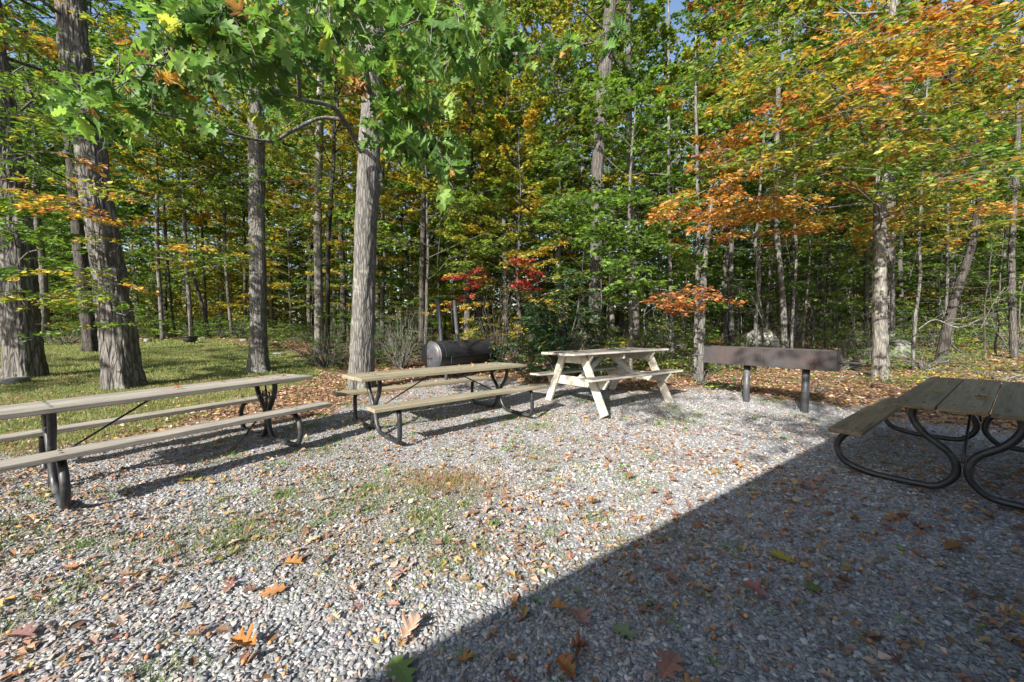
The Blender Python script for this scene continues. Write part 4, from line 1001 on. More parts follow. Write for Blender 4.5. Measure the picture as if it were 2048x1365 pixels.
hero('maple_sapling', 'bright green young maple spreading over the rhododendron', [(1262, 700), (1262, 600), (1258, 480), (1262, 330), (1270, 230)], 9.2, [9, 8, 7, 5, 3], BK_GREY, LM['fresh'], 7, 2.0, 1.6, 14, 900, .10,
     [(1295, 545, 70, 45, 7.4, 9.4, 17, .7, 42, .11, .45, .14), (1200, 420, 130, 60, 8, 10, 26, .9, 50, .10, .4, .14), (1270, 250, 150, 80, 8.5, 11, 28, 1.0, 50, .10, .45, .16), (1330, 520, 60, 60, 7.6, 9, 10, .7, 40, .10, .4, .14), (1240, 470, 80, 40, 8, 9.5, 14, .8, 46, .10, .45, .14)], rgn_tpl=MAPLE, seed=20, flare=.3, n=10, shape='under')
hero('crooked_tree', 'crooked trunk bending left then right deep behind the olive table', [(1880, 720), (1905, 620), (1945, 490), (1968, 350), (1950, 280), (1918, 215), (1900, 100)], 10.2, [26, 22, 19, 16, 15, 14, 8], BK_DARK, LM['mixed'], 9, 4.5, 2.4, 14, 2600, .09,
     [(1930, 420, 150, 40, 8, 11, 26, 1.0, 60, .09, .68, .12), (1800, 440, 150, 40, 8.5, 11, 22, 1.0, 60, .09, .66, .12), (1650, 440, 140, 40, 9, 12, 20, 1.0, 60, .09, .66, .12), (2000, 270, 90, 90, 8, 11, 16, 1, 60, .09, .5, .2)], seed=21, flare=.5, n=14)
hero('lichen_tree', 'thick lichen spotted trunk half hidden behind the pale beech', [(1770, 680), (1768, 560), (1772, 420), (1768, 250), (1775, 50)], 13.0, [44, 42, 40, 36, 30], BK_OAK, LM['green'], 18, 6, 3.2, 26, 7000, .10, seed=22, flare=.7)
hero('forest_tree', 'pale twin of a slimmer trunk, behind the red oak on its left', [(638, 690), (637, 560), (636, 420), (640, 250), (642, 60)], 15, [20, 18, 17, 16, 14], BK_PALE, LM['ygreen'], 18, 6.5, 3.2, 26, 7000, .11, seed=23, flare=.5)
hero('forest_tree', 'slim dark trunk close beside the pale twin trunk left of the red oak', [(655, 690), (655, 560), (660, 420), (668, 300)], 16, [11, 10, 10, 9], BK_DARK, LM['gold'], 13, 4.5, 2.4, 20, 5000, .10, seed=24, flare=.4)
hero('forest_tree', 'thin dark upright trunk behind the barrel smoker', [(842, 715), (843, 600), (845, 450), (848, 250)], 13.5, [13, 12, 11, 9], BK_DARK, LM['gold'], 15, 4.5, 2.6, 24, 6000, .10, seed=25, flare=.4)
for i, (pts, w, lb) in enumerate((
    ([(326, 698), (320, 600), (314, 500), (314, 380)], 10, 'pale curved slim trunk at the far edge of the lawn behind the leaning oak'),
    ([(384, 690), (378, 600), (371, 500), (368, 400)], 10, 'slim trunk standing by the black fire pot at the far end of the lawn'),
    ([(420, 684), (404, 610), (386, 550), (372, 480)], 8, 'thin trunk leaning left behind the black fire pot'),
    ([(464, 672), (456, 590), (450, 500), (448, 400)], 8, 'thin pale trunk between the fire pot and the straight grey trunk'),
    ([(491, 686), (490, 600), (489, 500), (486, 400)], 7, 'very thin straight trunk touching the left side of the straight grey trunk'),
    ([(352, 690), (342, 610), (335, 520)], 6, 'thin dark bent trunk right of the pale curved slim trunk'),
    ([(415, 672), (410, 580), (405, 480)], 6, 'thin dark trunk behind the leaning thin trunk'))):
    hero('forest_tree', lb, pts, 21 + i * .7, [w, w * .95, w * .9, w * .8][:len(pts)], BK_GREY if i in (0, 3, 1) else BK_DARK, LM[('gold', 'ygreen', 'gold', 'ygreen', 'gold', 'ygreen', 'gold')[i]], 13 + i % 3, 6.5, 2.6, 20, 4500, .13, seed=30 + i, flare=.4, n=10)
for i, (pts, Y, w, lb, lf) in enumerate((
    ([(1345, 705), (1342, 600), (1340, 480), (1338, 300)], 10.3, 8, 'thin trunk behind the right end of the white table', 'ygreen'),
    ([(1518, 690), (1512, 640), (1520, 560), (1512, 490), (1518, 440)], 9.8, 8, 'crooked bare grey stem just left above the pale boulder', 'mixed'),
    ([(1575, 695), (1565, 600), (1556, 500), (1550, 380), (1555, 200)], 10.2, 14, 'grey mottled trunk right of the pale boulder', 'mixed'),
    ([(1583, 700), (1586, 600), (1592, 500), (1588, 380)], 10, 7, 'thin stem beside the grey mottled trunk right of the pale boulder', 'orange'),
    ([(1828, 700), (1830, 640), (1840, 560), (1838, 480), (1842, 400)], 9.6, 9, 'bent pale stem between the lichen beech and the crooked trunk', 'mixed'),
    ([(2030, 690), (2024, 600), (2022, 480), (2030, 300)], 11.5, 18, 'grey trunk at the far right behind the olive table', 'green'),
    ([(1892, 640), (1896, 560), (1896, 440)], 12.5, 8, 'pale thin trunk behind the crooked trunk', 'orange'),
    ([(1735, 650), (1733, 560), (1736, 430), (1740, 250)], 15, 12, 'grey lichened trunk left of the pale beech and farther back', 'mixed'),
    ([(1275, 690), (1270, 560), (1262, 400), (1258, 150)], 14, 15, 'grey trunk right of the tall leaning trunk, deeper in the woods', 'ygreen'),
    ([(1465, 680), (1462, 560), (1464, 420), (1470, 200)], 15, 11, 'dark slim trunk above the middle of the grill', 'orange'),
    ([(960, 690), (958, 560), (962, 420), (966, 250)], 16, 9, 'slim dark trunk right of the smoker chimneys', 'gold'))):
    hero('forest_tree', lb, pts, Y, [w * (1 - .08 * k) for k in range(len(pts))], BK_GREY if i in (1, 2, 3, 4, 6, 0) else BK_MID, LM[lf], 8 + Y * .5, 3.5 + Y * .12, 2.0, 18, 3600, .095, seed=50 + i, flare=.35, n=10, shape='under' if Y < 13 else 'canopy')

# ---- shared kinds of forest tree, then copies
def variant(seed, H, r0, cb, cr, nbr, nl, ls, shape, tpl, flat=.35, lean=.04, bvar=.16):
    r = np.random.default_rng(seed); k = 12; z = np.linspace(0, H, k)
    P = np.stack([np.cumsum(r.normal(0, lean * H / k, k)), np.cumsum(r.normal(0, lean * H / k, k)), z], -1); P[0] = (0, 0, -.1)
    P = resample(catmull(P, 4), max(.2, H / 40)); rad = r0 * (1 - .82 * (P[:, 2] / H).clip(0, 1) ** .9)
    wm, lm = MB(), MB(); trunk_tube(wm, P, rad, 9, .4, seed)
    grow(wm, lm, P, rad, cb, cr, nbr, nl, ls, shape, tpl, r, .45, bvar, flat=flat)
    return wm.mesh('trunk', BK_GREY, smooth=True), lm.mesh('crown', LM['green'], attr=True)
CAN = [variant(100 + i, H, r0, cb, cr, 44, 16500, .165, 'canopy', KITE, .8) for i, (H, r0, cb, cr) in enumerate(((19, .17, 5.5, 3.3), (17, .14, 4.2, 3.0), (21, .19, 7, 3.5), (16, .12, 4.0, 2.7), (18, .15, 6, 3.1)))]
UND = [variant(120 + i, H, r0, cb, cr, 30, 13000, .12, 'under', KITE, .6) for i, (H, r0, cb, cr) in enumerate(((7.5, .06, 1.6, 2.8), (9, .07, 2.0, 2.6), (6, .045, 1.2, 2.5), (8.5, .06, 2.6, 3.0)))]
SAP = [variant(140 + i, H, r0, cb, cr, 9, n * 2, .10, 'under', KITE, .5, .09) for i, (H, r0, cb, cr, n) in enumerate(((4.2, .022, 1.3, 1.0, 320), (5.4, .028, 1.9, 1.1, 420), (3.2, .018, .8, .8, 260), (6.2, .032, 2.8, 1.2, 420)))]

def plant(name, var, x, y, rz, s, bark, leaves, label, group):
    t = thing(name, label, 'tree', (x, y, float(gz(x, y))), rz, group); t.scale = (s, s, s)
    for nm, me, m in (('trunk', var[0], bark), ('crown', var[1], leaves)):
        o = bpy.data.objects.new(nm, me); C.objects.link(o); o.parent = t
        o.material_slots[0].link = 'OBJECT'; o.material_slots[0].material = m
    return t

frng = np.random.default_rng(77); placed = []
def spots(n, y0, y1, gap, wide=1.62, keepout=None):
    out = []; tries = 0
    while len(out) < n and tries < n * 60:
        tries += 1
        y = math.sqrt(frng.uniform(y0 * y0, y1 * y1)); x = frng.uniform(-wide, wide) * y
        if sdist(LAWN, [x], [y])[0] > -1.0 or sdist(GRAVEL, [x], [y])[0] > -1.0: continue
        if x < -3.5 and y < 16: continue
        if keepout and keepout(x, y): continue
        if any((x - a) ** 2 + (y - b_) ** 2 < (gap + .0) ** 2 for a, b_ in placed): continue
        placed.append((x, y)); out.append((x, y))
    return out
def hue_at(x, y):
    px = 1024 + FPX * x / y
    w = {'green': .28, 'ygreen': .38, 'gold': .22, 'mixed': .12}
    if px < 330: w = {'green': .5, 'ygreen': .4, 'gold': .1}
    elif px > 1350: w = {'green': .4, 'mixed': .27, 'orange': .05, 'ygreen': .28}
    elif 300 < px < 1100: w = {'gold': .36, 'ygreen': .42, 'green': .22}
    k = list(w); p = np.array([w[q] for q in k]); return k[frng.choice(len(k), p=p / p.sum())]
LBL = {'green': 'green leaved', 'ygreen': 'yellow green leaved', 'gold': 'golden yellow leaved', 'mixed': 'green and orange leaved', 'orange': 'orange leaved', 'rust': 'rust and green leaved'}
for x, y in spots(90, 15, 42, 2.2):
    h = hue_at(x, y); plant('forest_tree', CAN[int(frng.integers(5))], x, y, frng.uniform(0, 6.28), frng.uniform(.85, 1.15), [BK_MID, BK_DARK, BK_MID][int(frng.integers(3))], LM[h], f'tall {LBL[h]} tree standing among others deep in the woods', f'tall {LBL[h]} trees in the woods')
for x, y in spots(120, 12.0, 38, 1.5):
    h = hue_at(x, y); plant('understory_tree', UND[int(frng.integers(4))], x, y, frng.uniform(0, 6.28), frng.uniform(.8, 1.15), BK_MID, LM[h], f'low spreading {LBL[h]} tree under the taller trees', f'low spreading {LBL[h]} trees')
for x, y in spots(75, 9.8, 24, .8, 1.55, lambda x, y: x < 0 and y < 12):
    h = hue_at(x, y); plant('sapling', SAP[int(frng.integers(4))], x, y, frng.uniform(0, 6.28), frng.uniform(.8, 1.3), [BK_MID, BK_DARK][int(frng.integers(2))], LM[h], f'thin stemmed {LBL[h]} sapling in the forest edge', f'thin {LBL[h]} saplings')

for px, Y, k, h in ((1115, 16.5, 0, 'ygreen'), (1160, 21, 2, 'green'), (1060, 19, 4, 'gold'), (1090, 27, 1, 'ygreen'), (1010, 15.5, 3, 'gold'), (1150, 30, 0, 'ygreen'), (960, 22, 4, 'ygreen'), (1230, 19, 1, 'green'), (80, 19, 2, 'green'), (10, 16, 0, 'green')):
    p = at(px, 650, Y); placed.append((p[0], p[1]))
    plant('forest_tree', CAN[k], p[0], p[1], frng.uniform(0, 6.28), 1.0, BK_GREY, LM[h], f'tall {LBL[h]} tree standing among others deep in the woods', f'tall {LBL[h]} trees in the woods')
def low_bush(seed, w, h, ls, tpl):
    r = np.random.default_rng(seed); wm, lm = MB(), MB()
    for i in range(34):
        az = r.uniform(0, 6.28); rr = w * math.sqrt(r.uniform(0, 1)); e = np.array([math.cos(az) * rr, math.sin(az) * rr, h * r.uniform(.15, 1) * (1 - .4 * (rr / w) ** 2)])
        limb(wm, e * (.1, .1, 0), e, .010, .003, r, sag=.12, n=4, k=4, wig=.1); spray(lm, wm, e, (math.cos(az), math.sin(az), r.normal(0, .25)), .5, 70, ls, .45 + r.normal(0, .15), tpl, r=r, flat=.6)
    return wm.mesh('stems', BK_GREY, smooth=True), lm.mesh('foliage', LM['green'], attr=True)
BUSH = [low_bush(190 + i, *q) for i, q in enumerate(((1.1, 1.3, .065, OVAL), (.9, 1.9, .06, OVAL), (1.4, .9, .07, OVAL)))]
for x, y in spots(80, 10.3, 26, .85, 1.55, lambda x, y: x < 0 and y < 13):
    h = ['fresh', 'green', 'ygreen'][int(frng.integers(3))]; LB = {'fresh': 'bright green', 'green': 'dark green', 'ygreen': 'yellowish green'}[h]; v = BUSH[int(frng.integers(3))]
    t = thing('bush', f'low {LB} bush growing between the trunks of the woods', 'bush', (x, y, float(gz(x, y))), frng.uniform(0, 6.28), f'low {LB} bushes in the woods'); s = frng.uniform(.7, 1.2); t.scale = (s, s, s)
    for nm, me, m_ in (('stems', v[0], BK_GREY), ('foliage', v[1], LM[h])):
        o = bpy.data.objects.new(nm, me); C.objects.link(o); o.parent = t; o.material_slots[0].link = 'OBJECT'; o.material_slots[0].material = m_
def bare(seed, H, r0):
    r = np.random.default_rng(seed); z = np.linspace(-.1, H, 9); P = np.stack([np.cumsum(r.normal(0, .07, 9)), np.cumsum(r.normal(0, .07, 9)), z], -1); mb = MB(); P = catmull(P, 3); tube(mb, P, np.linspace(r0, r0 * .25, len(P)), 6)
    for i in range(14):
        k = int(r.integers(4, len(P) - 1)); a = r.uniform(0, 6.28); ln = r.uniform(.25, .9); d = np.array([math.cos(a), math.sin(a), r.uniform(-.1, .7)])
        q = limb(mb, P[k], P[k] + d * ln, r0 * .35, .002, r, sag=.08, n=5, k=4, wig=.2)
        for j in range(3): limb(mb, q[2 + j % 2], q[2 + j % 2] + unit(d + r.normal(0, .6, 3)) * ln * .45, r0 * .18, .0015, r, sag=.05, n=3, k=3)
    return mb.mesh('dead_sapling', BK_GREY, smooth=True)
BARE = [bare(170 + i, H, .016 + .003 * i) for i, H in enumerate((2.6, 3.6, 4.4, 2.0))]
for x, y in spots(30, 9.6, 19, .55, 1.5, lambda x, y: x < .5):
    o = bpy.data.objects.new('dead_sapling', BARE[int(frng.integers(4))]); C.objects.link(o); o.location = (x, y, float(gz(x, y))); o.rotation_euler = (frng.normal(0, .1), frng.normal(0, .1), frng.uniform(0, 6.28)); s = frng.uniform(.8, 1.3); o.scale = (s, s, s)
    tag(o, 'bare dead pale stem with twigs standing in the shady undergrowth', 'sapling', 'bare dead stems in the undergrowth')

for x, y, k, h, lb in ((-14.2, 3.0, 1, 'green', 'green leaved tree at the near left side of the lawn, past the huge oaks'), (-20.5, 1.0, 3, 'ygreen', 'yellow green tree beyond the left side of the lawn, by the lane')):
    plant('lawn_tree', CAN[k], x, y, 1.3 * k, .85, BK_OAK, LM[h], lb, 'trees beside the lawn')

# ---- the far woods, one mass
def make_far_woods():
    r = np.random.default_rng(5); wm = MB(); n = 190000
    y = np.sqrt(r.uniform(34 ** 2, 62 ** 2, n)); x = r.uniform(-1.75, 1.75, n) * y
    z = r.uniform(0, 1, n) ** 1.25 * 27 + .2
    k = (vnoise(x * .22 + z * .08, z * .22 + y * .1, 41) + .35 * vnoise(x * .9, z * .9, 42)) > np.where(z < 9, .22, .36 + .011 * z); x, y, z = x[k], y[k], z[k]; m = len(x)
    n2 = 70000
    y2 = np.sqrt(r.uniform(30 ** 2, 58 ** 2, n2)); x2 = r.uniform(-1.75, 1.75, n2) * y2; z2 = r.uniform(0, 1, n2) ** 1.1 * 7
    k = (vnoise(x2 * .3, y2 * .3, 44) > .2) & (sdist(LAWN, x2, y2) < -1); x = np.concatenate([x, x2[k]]); y = np.concatenate([y, y2[k]]); z = np.concatenate([z, z2[k]]); m = len(x)
    hue = .2 + .7 * vnoise(x * .12, y * .12, 43) - .1 * (z < 5)
    a = np.stack([np.clip(hue + r.normal(0, .14, m), .01, .99), r.random(m)], -1)
    scatter(wm, *KITE, rand_rot(m, .6, r), np.stack([x, y, z + gz(x, y)], -1), r.uniform(.25, .5, m), a=a)
    nf = len(wm.f)
    for i in range(240):
        yy = math.sqrt(r.uniform(30 ** 2, 60 ** 2)); xx = r.uniform(-1.7, 1.7) * yy; g = float(gz(xx, yy)); h = r.uniform(12, 24)
        tube(wm, [(xx, yy, g - .2), (xx + r.normal(0, .3), yy, g + h * .5), (xx + r.normal(0, .7), yy, g + h)], [r.uniform(.1, .25), .1, .04], 6, mi=1)
    kind(wm.build('distant_woods', [LM['ygreen'], BK_GREY], attr=True), 'stuff', 'far sunlit autumn woods filling the gaps between the trees')
make_far_woods()

# ---- shrubs
def shrub(name, label, base_px, Y, w, h, nst, nl, ls, leaves, tpl, seed, cat='shrub', whorl=False, bark=BK_GREY, flat=.5, base=.45, spl=.5, zmin=.1, dome=.8):
    r = np.random.default_rng(seed); p = at(base_px, 650, Y); b = np.array([p[0], p[1], float(gz(p[0], p[1]))])
    wm, lm = MB(), MB(); per = max(5, nl // nst)
    for i in range(nst):
        az = r.uniform(0, 6.28); rr = w * math.sqrt(r.uniform(0, 1)); hz = h * r.uniform(zmin, 1) * math.sqrt(max(.08, 1 - (rr / w) ** 2 * dome))
        e = np.array([math.cos(az) * rr, math.sin(az) * rr * .7, hz]); s0 = np.array([math.cos(az), math.sin(az), 0]) * rr * .15
        limb(wm, s0, e, .014, .004, r, sag=.12, n=5, k=5, wig=.1)
        if whorl:
            for j in range(max(1, per // 9)):
                c = e + r.normal(0, .13, 3); k = 9; q = np.arange(k) / k * 6.28 + r.uniform(0, 6)
                dirs = np.stack([np.cos(q), np.sin(q), r.uniform(-.55, .05, k)], -1)
                scatter(lm, *tpl, leaf_frames(dirs, ZU + r.normal(0, .3, (k, 3))), c + dirs * .01, ls * r.uniform(.75, 1.15, k), a=np.stack([np.where(r.random(k) < .06, .99, np.clip(.5 + r.normal(0, .2, k), 0, .9)), r.random(k)], -1))
        else:
            spray(lm, wm, e, np.array([math.cos(az), math.sin(az), r.normal(0, .25)]), spl * r.uniform(.7, 1.3), per, ls, base + r.normal(0, .12), tpl, r=r, flat=flat)
    return make_tree_object(name, label, cat, wm, lm, bark, leaves, b, trunk_name='stems', crown_name='foliage')
LONG = (np.array([(0, 0, 0), (.45, .16, .03), (1, 0, -.08), (.45, -.16, .03)]), [np.array([(0, 3, 2, 1)])])
shrub('rhododendron', 'big dark green rhododendron with drooping glossy leaves behind the white table', 1125, 8.7, 1.0, 2.6, 95, 6500, .15, LM['dark'], LONG, 201, whorl=True)
shrub('rhododendron', 'low dark rhododendron bough left of the big one, behind the smoker', 1040, 10.3, .9, 1.2, 26, 900, .14, LM['dark'], LONG, 202, whorl=True)
shrub('hemlock_bush', 'dark feathery evergreen bush left of the smoker chimneys', 800, 11.5, .75, 2.1, 70, 6500, .035, LM['hemlock'], LONG, 203, flat=.3, spl=.45)
shrub('shrub', 'loose olive green shrub at the edge of the lawn left of the red oak trunk', 650, 11.6, 1.3, 1.5, 70, 4500, .05, LM['ygreen'], OVAL, 204, base=.25)
shrub('shrub', 'second green shrub between the evergreen bush and the red oak trunk', 745, 12.4, 1.1, 1.7, 60, 3800, .055, LM['green'], OVAL, 205, base=.5)
shrub('red_maple', 'small bright red maple above the smoker', 995, 11.0, .72, 3.3, 15, 2100, .085, LM['red'], MAPLE, 206, cat='tree', base=.3, zmin=.76, flat=.6, spl=.62, dome=.3, bark=BK_DARK)
shrub('yellow_shrub', 'golden yellow bush below the red maple', 985, 11.9, 1.1, 1.75, 44, 2600, .07, LM['gold'], OVAL, 207, base=.6, zmin=.5, flat=.3)
shrub('shrub', 'leafy green bush behind the left end of the grill', 1425, 9.8, .55, .75, 26, 750, .06, LM['fresh'], OVAL, 208)
shrub('shrub', 'small bright green plant at the foot of the slim trunk behind the white table', 1405, 7.8, .32, .42, 14, 220, .06, LM['fresh'], OVAL, 209)
shrub('shrub', 'green and yellow undergrowth bush right of the pale beech', 1850, 9.6, 1.0, .6, 46, 1500, .055, LM['fresh'], OVAL, 210, base=.4)
shrub('shrub', 'patchy green undergrowth bush between the boulder and the pale beech', 1680, 10.2, 1.1, .75, 46, 1500, .055, LM['fresh'], OVAL, 211, base=.3)
shrub('yellow_shrub', 'low spreading bright yellow plant at the right forest edge', 1995, 8.2, .75, .25, 22, 500, .06, LM['gold'], OVAL, 212, base=.5)
shrub('yellow_shrub', 'low amber plant behind the left end of the olive tabletop', 1880, 7.7, .45, .22, 16, 340, .06, LM['gold'], OVAL, 213, base=.7)
shrub('seedling', 'small light green seedling with broad leaves at the foot of the pale beech', 1768, 7.9, .22, .16, 7, 70, .09, LM['fresh'], OVAL, 214, cat='plant', base=.7)
shrub('seedling', 'leafy green seedling behind the left grill post', 1485, 7.0, .14, .3, 6, 40, .08, LM['fresh'], OVAL, 215, cat='plant', base=.6)
shrub('seedling', 'leafy green seedling behind the right grill post', 1640, 7.0, .16, .28, 6, 40, .08, LM['fresh'], OVAL, 216, cat='plant', base=.6)
shrub('shrub', 'grey green bush between the leaning oak and the dark oak behind the lawn', 130, 17.5, 1.6, 1.2, 46, 2600, .08, LM['green'], OVAL, 217, base=.6)
shrub('shrub', 'green bush behind the fire pot at the back of the lawn', 400, 25, 3.0, 1.5, 60, 3200, .13, LM['fresh'], OVAL, 218, base=.2)
shrub('shrub', 'green bush beyond the thin pale trunk at the back of the lawn', 480, 23, 2.2, 1.5, 60, 3200, .12, LM['green'], OVAL, 219, base=.6)
shrub('shrub', 'wide bush with yellowing leaves behind the lawn by the dark oak', 230, 24, 3.5, 2.2, 70, 4200, .14, LM['ygreen'], OVAL, 220, base=.4)

# low leaves of the forest floor
def make_cover():
    r = np.random.default_rng(9); lm = MB()
    for y0, y1, n, ls in ((7.2, 14, 26000, .055), (14, 30, 20000, .10)):
        x, y = area_pts(n, y0, y1, 1.6, r)
        k = (sdist(LAWN, x, y) < -.4) & (sdist(GRAVEL, x, y) < -.9) & (vnoise(x * .55, y * .55, 22) + .2 * vnoise(x * 2.2, y * 2.2, 23) > np.where(x > 2, .42, .56) - (.06 if y0 > 10 else 0)); x, y = x[k], y[k]; m = len(x)
        scatter(lm, *OVAL, rand_rot(m, .45, r), np.stack([x, y, gfull(x, y) + np.abs(r.normal(.12, .16, m)) * (1 if y0 < 10 else 1.8)], -1), ls * r.uniform(.6, 1.2, m), a=np.stack([np.clip(.4 + r.normal(0, .25, m), .01, .99), r.random(m)], -1))
    kind(lm.build('undergrowth', LM['fresh'], attr=True), 'stuff', 'low green leafy undergrowth covering the forest floor')
make_cover()

# fallen and bare branches
def branch(name, label, pts, r0, seed, twigs=8, cat='branch', bark=BK_PALE):
    r = np.random.default_rng(seed); P = catmull([at(x, y, Y) for x, y, Y in pts], 8)
    mb = MB(); b = P[0].copy(); P = P - b; tube(mb, P, np.linspace(r0, r0 * .3, len(P)), 8)
    for i in range(twigs):
        k = int(r.integers(len(P) // 6, len(P) - 1)); d = unit(unit(P[min(k + 1, len(P) - 1)] - P[k - 1]) + r.normal(0, .7, 3)); ln = r.uniform(.15, .5) * np.linalg.norm(P[-1]) * .6
        q = limb(mb, P[k], P[k] + d * ln, r0 * .35, .002, r, sag=.1, n=5, k=5, wig=.2)
        for j in range(2):
            d2 = unit(d + r.normal(0, .6, 3)); limb(mb, q[3], q[3] + d2 * ln * .45, r0 * .2, .0015, r, sag=.1, n=4, k=4, wig=.2)
    o = mb.build(name, bark, smooth=True); o.location = b; tag(o, label, cat)
branch('fallen_branch', 'bare pale twiggy branch lying between the grill and the pale beech', [(1672, 765, 7.6), (1700, 748, 7.8), (1735, 742, 8.0)], .012, 301, 9)
branch('fallen_branch', 'curved bleached fallen limb on the right forest floor', [(1905, 692, 11), (1925, 706, 10.4), (1950, 711, 9.9)], .03, 302, 2)
branch('dead_branch', 'pale bare forked branch standing above the boulder', [(1518, 600, 9.3), (1512, 545, 9.2), (1522, 500, 9.1), (1560, 492, 9.0), (1610, 470, 8.9)], .018, 303, 10)
branch('dead_branch', 'bare reaching branch left of the boulder', [(1525, 640, 9.6), (1500, 590, 9.4), (1465, 570, 9.3)], .014, 304, 8)
branch('dead_branch', 'tangled bare branch beside the bent pale stem', [(1835, 660, 9.3), (1870, 640, 9.1), (1920, 655, 9.0), (1985, 625, 8.9)], .016, 305, 12)
branch('dead_branch', 'bare grey twigs under the rhododendron', [(1060, 690, 9.2), (1110, 660, 9.1), (1160, 690, 9.0)], .014, 306, 12, bark=BK_GREY)
branch('stick', 'straight light brown stick lying by the foot of the scrollwork frame', [(547, 884, 4.0), (570, 879, 4.1), (589, 876, 4.2)], .006, 307, 0)
branch('stick', 'thin dark twig on the sunlit gravel in front of the white table', [(1376, 944, 3.45), (1390, 937, 3.55), (1402, 931, 3.62)], .005, 308, 2, bark=BK_DARK)
branch('dead_branch', 'bare thin branches low in the shade right of the crooked trunk', [(1960, 660, 9.6), (1985, 610, 9.4), (2010, 575, 9.3)], .014, 309, 12)

# rocks, log, fire pot
def rock(label, px, py, Y, sx, sy, sz, mt, seed, bury=.3):
    r = np.random.default_rng(seed); p = at(px, py, Y)
    nu, nv = 26, 14; u = np.linspace(0, 2 * np.pi, nu, endpoint=False); v = np.linspace(0, np.pi, nv)
    d = np.stack([np.sin(v)[:, None] * np.cos(u), np.sin(v)[:, None] * np.sin(u), np.cos(v)[:, None] * np.ones(nu)], -1)
    s = 1 + sum(a * np.sin(f * d[..., 0] + p0) * np.sin(f * d[..., 1] + p1) * np.cos(f * d[..., 2] + p2) for a, f, p0, p1, p2 in [(.16, 2.2, *r.uniform(0, 6, 3)), (.09, 4.5, *r.uniform(0, 6, 3)), (.05, 9, *r.uniform(0, 6, 3))])
    V = (np.sign(d) * np.abs(d) ** .8 * s[..., None] * np.array([sx, sy, sz])).reshape(-1, 3)
    F = np.array([(i * nu + j, (i + 1) * nu + j, (i + 1) * nu + (j + 1) % nu, i * nu + (j + 1) % nu) for i in range(nv - 1) for j in range(nu)])
    mb = MB(); mb.add(V, F); o = mb.build('boulder' if sx > .4 else 'rock', mt, smooth=True)
    o.location = (p[0], p[1], float(gz(p[0], p[1])) + sz * (1 - bury) - sz * .4); o.rotation_euler[2] = r.uniform(0, 6); tag(o, label, 'rock')
rock('large pale rounded boulder in the woods above the grill', 1520, 680, 14.5, .72, .5, .74, RK_PALE, 401)
rock('mossy lichen covered rock beside the crooked trunk', 1800, 660, 12.5, .42, .38, .42, RK_GREY, 402)
rock('flat grey stone at the foot of the huge leftmost oak', 32, 778, 8.3, .24, .16, .09, RK_GREY, 403)
rock('flat grey rock behind the fire pot at the far end of the lawn', 410, 688, 22.5, .3, .2, .12, RK_GREY, 404)
rock('small grey rock at the foot of the very thin straight trunk', 488, 688, 21.5, .2, .15, .12, RK_GREY, 405)
rock('low grey stone in the grass right of the straight grey trunk', 558, 706, 15.5, .3, .2, .05, RK_GREY, 406)
rock('dark weathered rock at the lawn edge behind the leaning oak', 296, 702, 19.5, .24, .16, .13, RK_GREY, 407)
rock('pale rock half hidden behind the smoker chimneys', 900, 672, 12.6, .3, .25, .3, RK_PALE, 408)

def fire_pot():
    p = at(381, 700, 19.0); t = thing('fire_pot', 'black round cauldron like fire pot standing on the far lawn', 'fire pot', (p[0], p[1], float(gz(p[0], p[1]))))
    th = np.linspace(0, 2 * np.pi, 28, endpoint=False); prof = [(.0, .06), (.17, .07), (.26, .13), (.29, .24), (.28, .33), (.32, .345), (.32, .37), (.27, .37), (.25, .3), (.2, .16), (.0, .13)]
    mb = MB(); n = 28; V = np.array([(r_ * math.cos(q) + 1e-4 * math.cos(q), r_ * math.sin(q) + 1e-4 * math.sin(q), z) for r_, z in prof for q in th]); F = np.array([(i * n + j, i * n + (j + 1) % n, (i + 1) * n + (j + 1) % n, (i + 1) * n + j) for i in range(len(prof) - 1) for j in range(n)])
    mb.add(V, F); mb.build('bowl', MT_BLACK, t, smooth=True)
    for k in range(3):
        mb = MB(); a = k * 2.094; tube(mb, [(.2 * math.cos(a), .2 * math.sin(a), .12), (.26 * math.cos(a), .26 * math.sin(a), -.03)], .02, 8); mb.build('leg', MT_BLACK, t, smooth=True)
fire_pot()

# gravel lane glimpsed at the far left
def lane():
    P = [at(-500, 742, 11.5), at(-200, 735, 12), at(-30, 730, 12.8), at(12, 727, 13.2), at(-30, 722, 14), at(-200, 722, 14.4), at(-500, 724, 14.6)]
    mb = MB(); V = np.array([(p[0], p[1], 0) for p in P]); 
    # a fine strip draped on the ground
    a = np.array([P[0], P[1], P[2], P[3]]); c = np.array([P[6], P[5], P[4], P[3]])
    g = np.linspace(0, 1, 12); h = np.linspace(0, 1, 8); s = np.linspace(0, 3, 12)
    A = np.stack([np.interp(s, range(4), a[:, k]) for k in range(2)], -1); Cc = np.stack([np.interp(s, range(4), c[:, k]) for k in range(2)], -1)
    W = A[:, None] * (1 - h)[None, :, None] + Cc[:, None] * h[None, :, None]
    V = np.concatenate([W, (gfull(W[..., 0], W[..., 1]) + .02)[..., None]], -1).reshape(-1, 3)
    F = np.array([(i * 8 + j, (i + 1) * 8 + j, (i + 1) * 8 + j + 1, i * 8 + j + 1) for i in range(11) for j in range(7)])
    mb.add(V, F); kind(mb.build('path', RK_GREY), 'structure', 'grey path edge at the far left of the lawn')
lane()

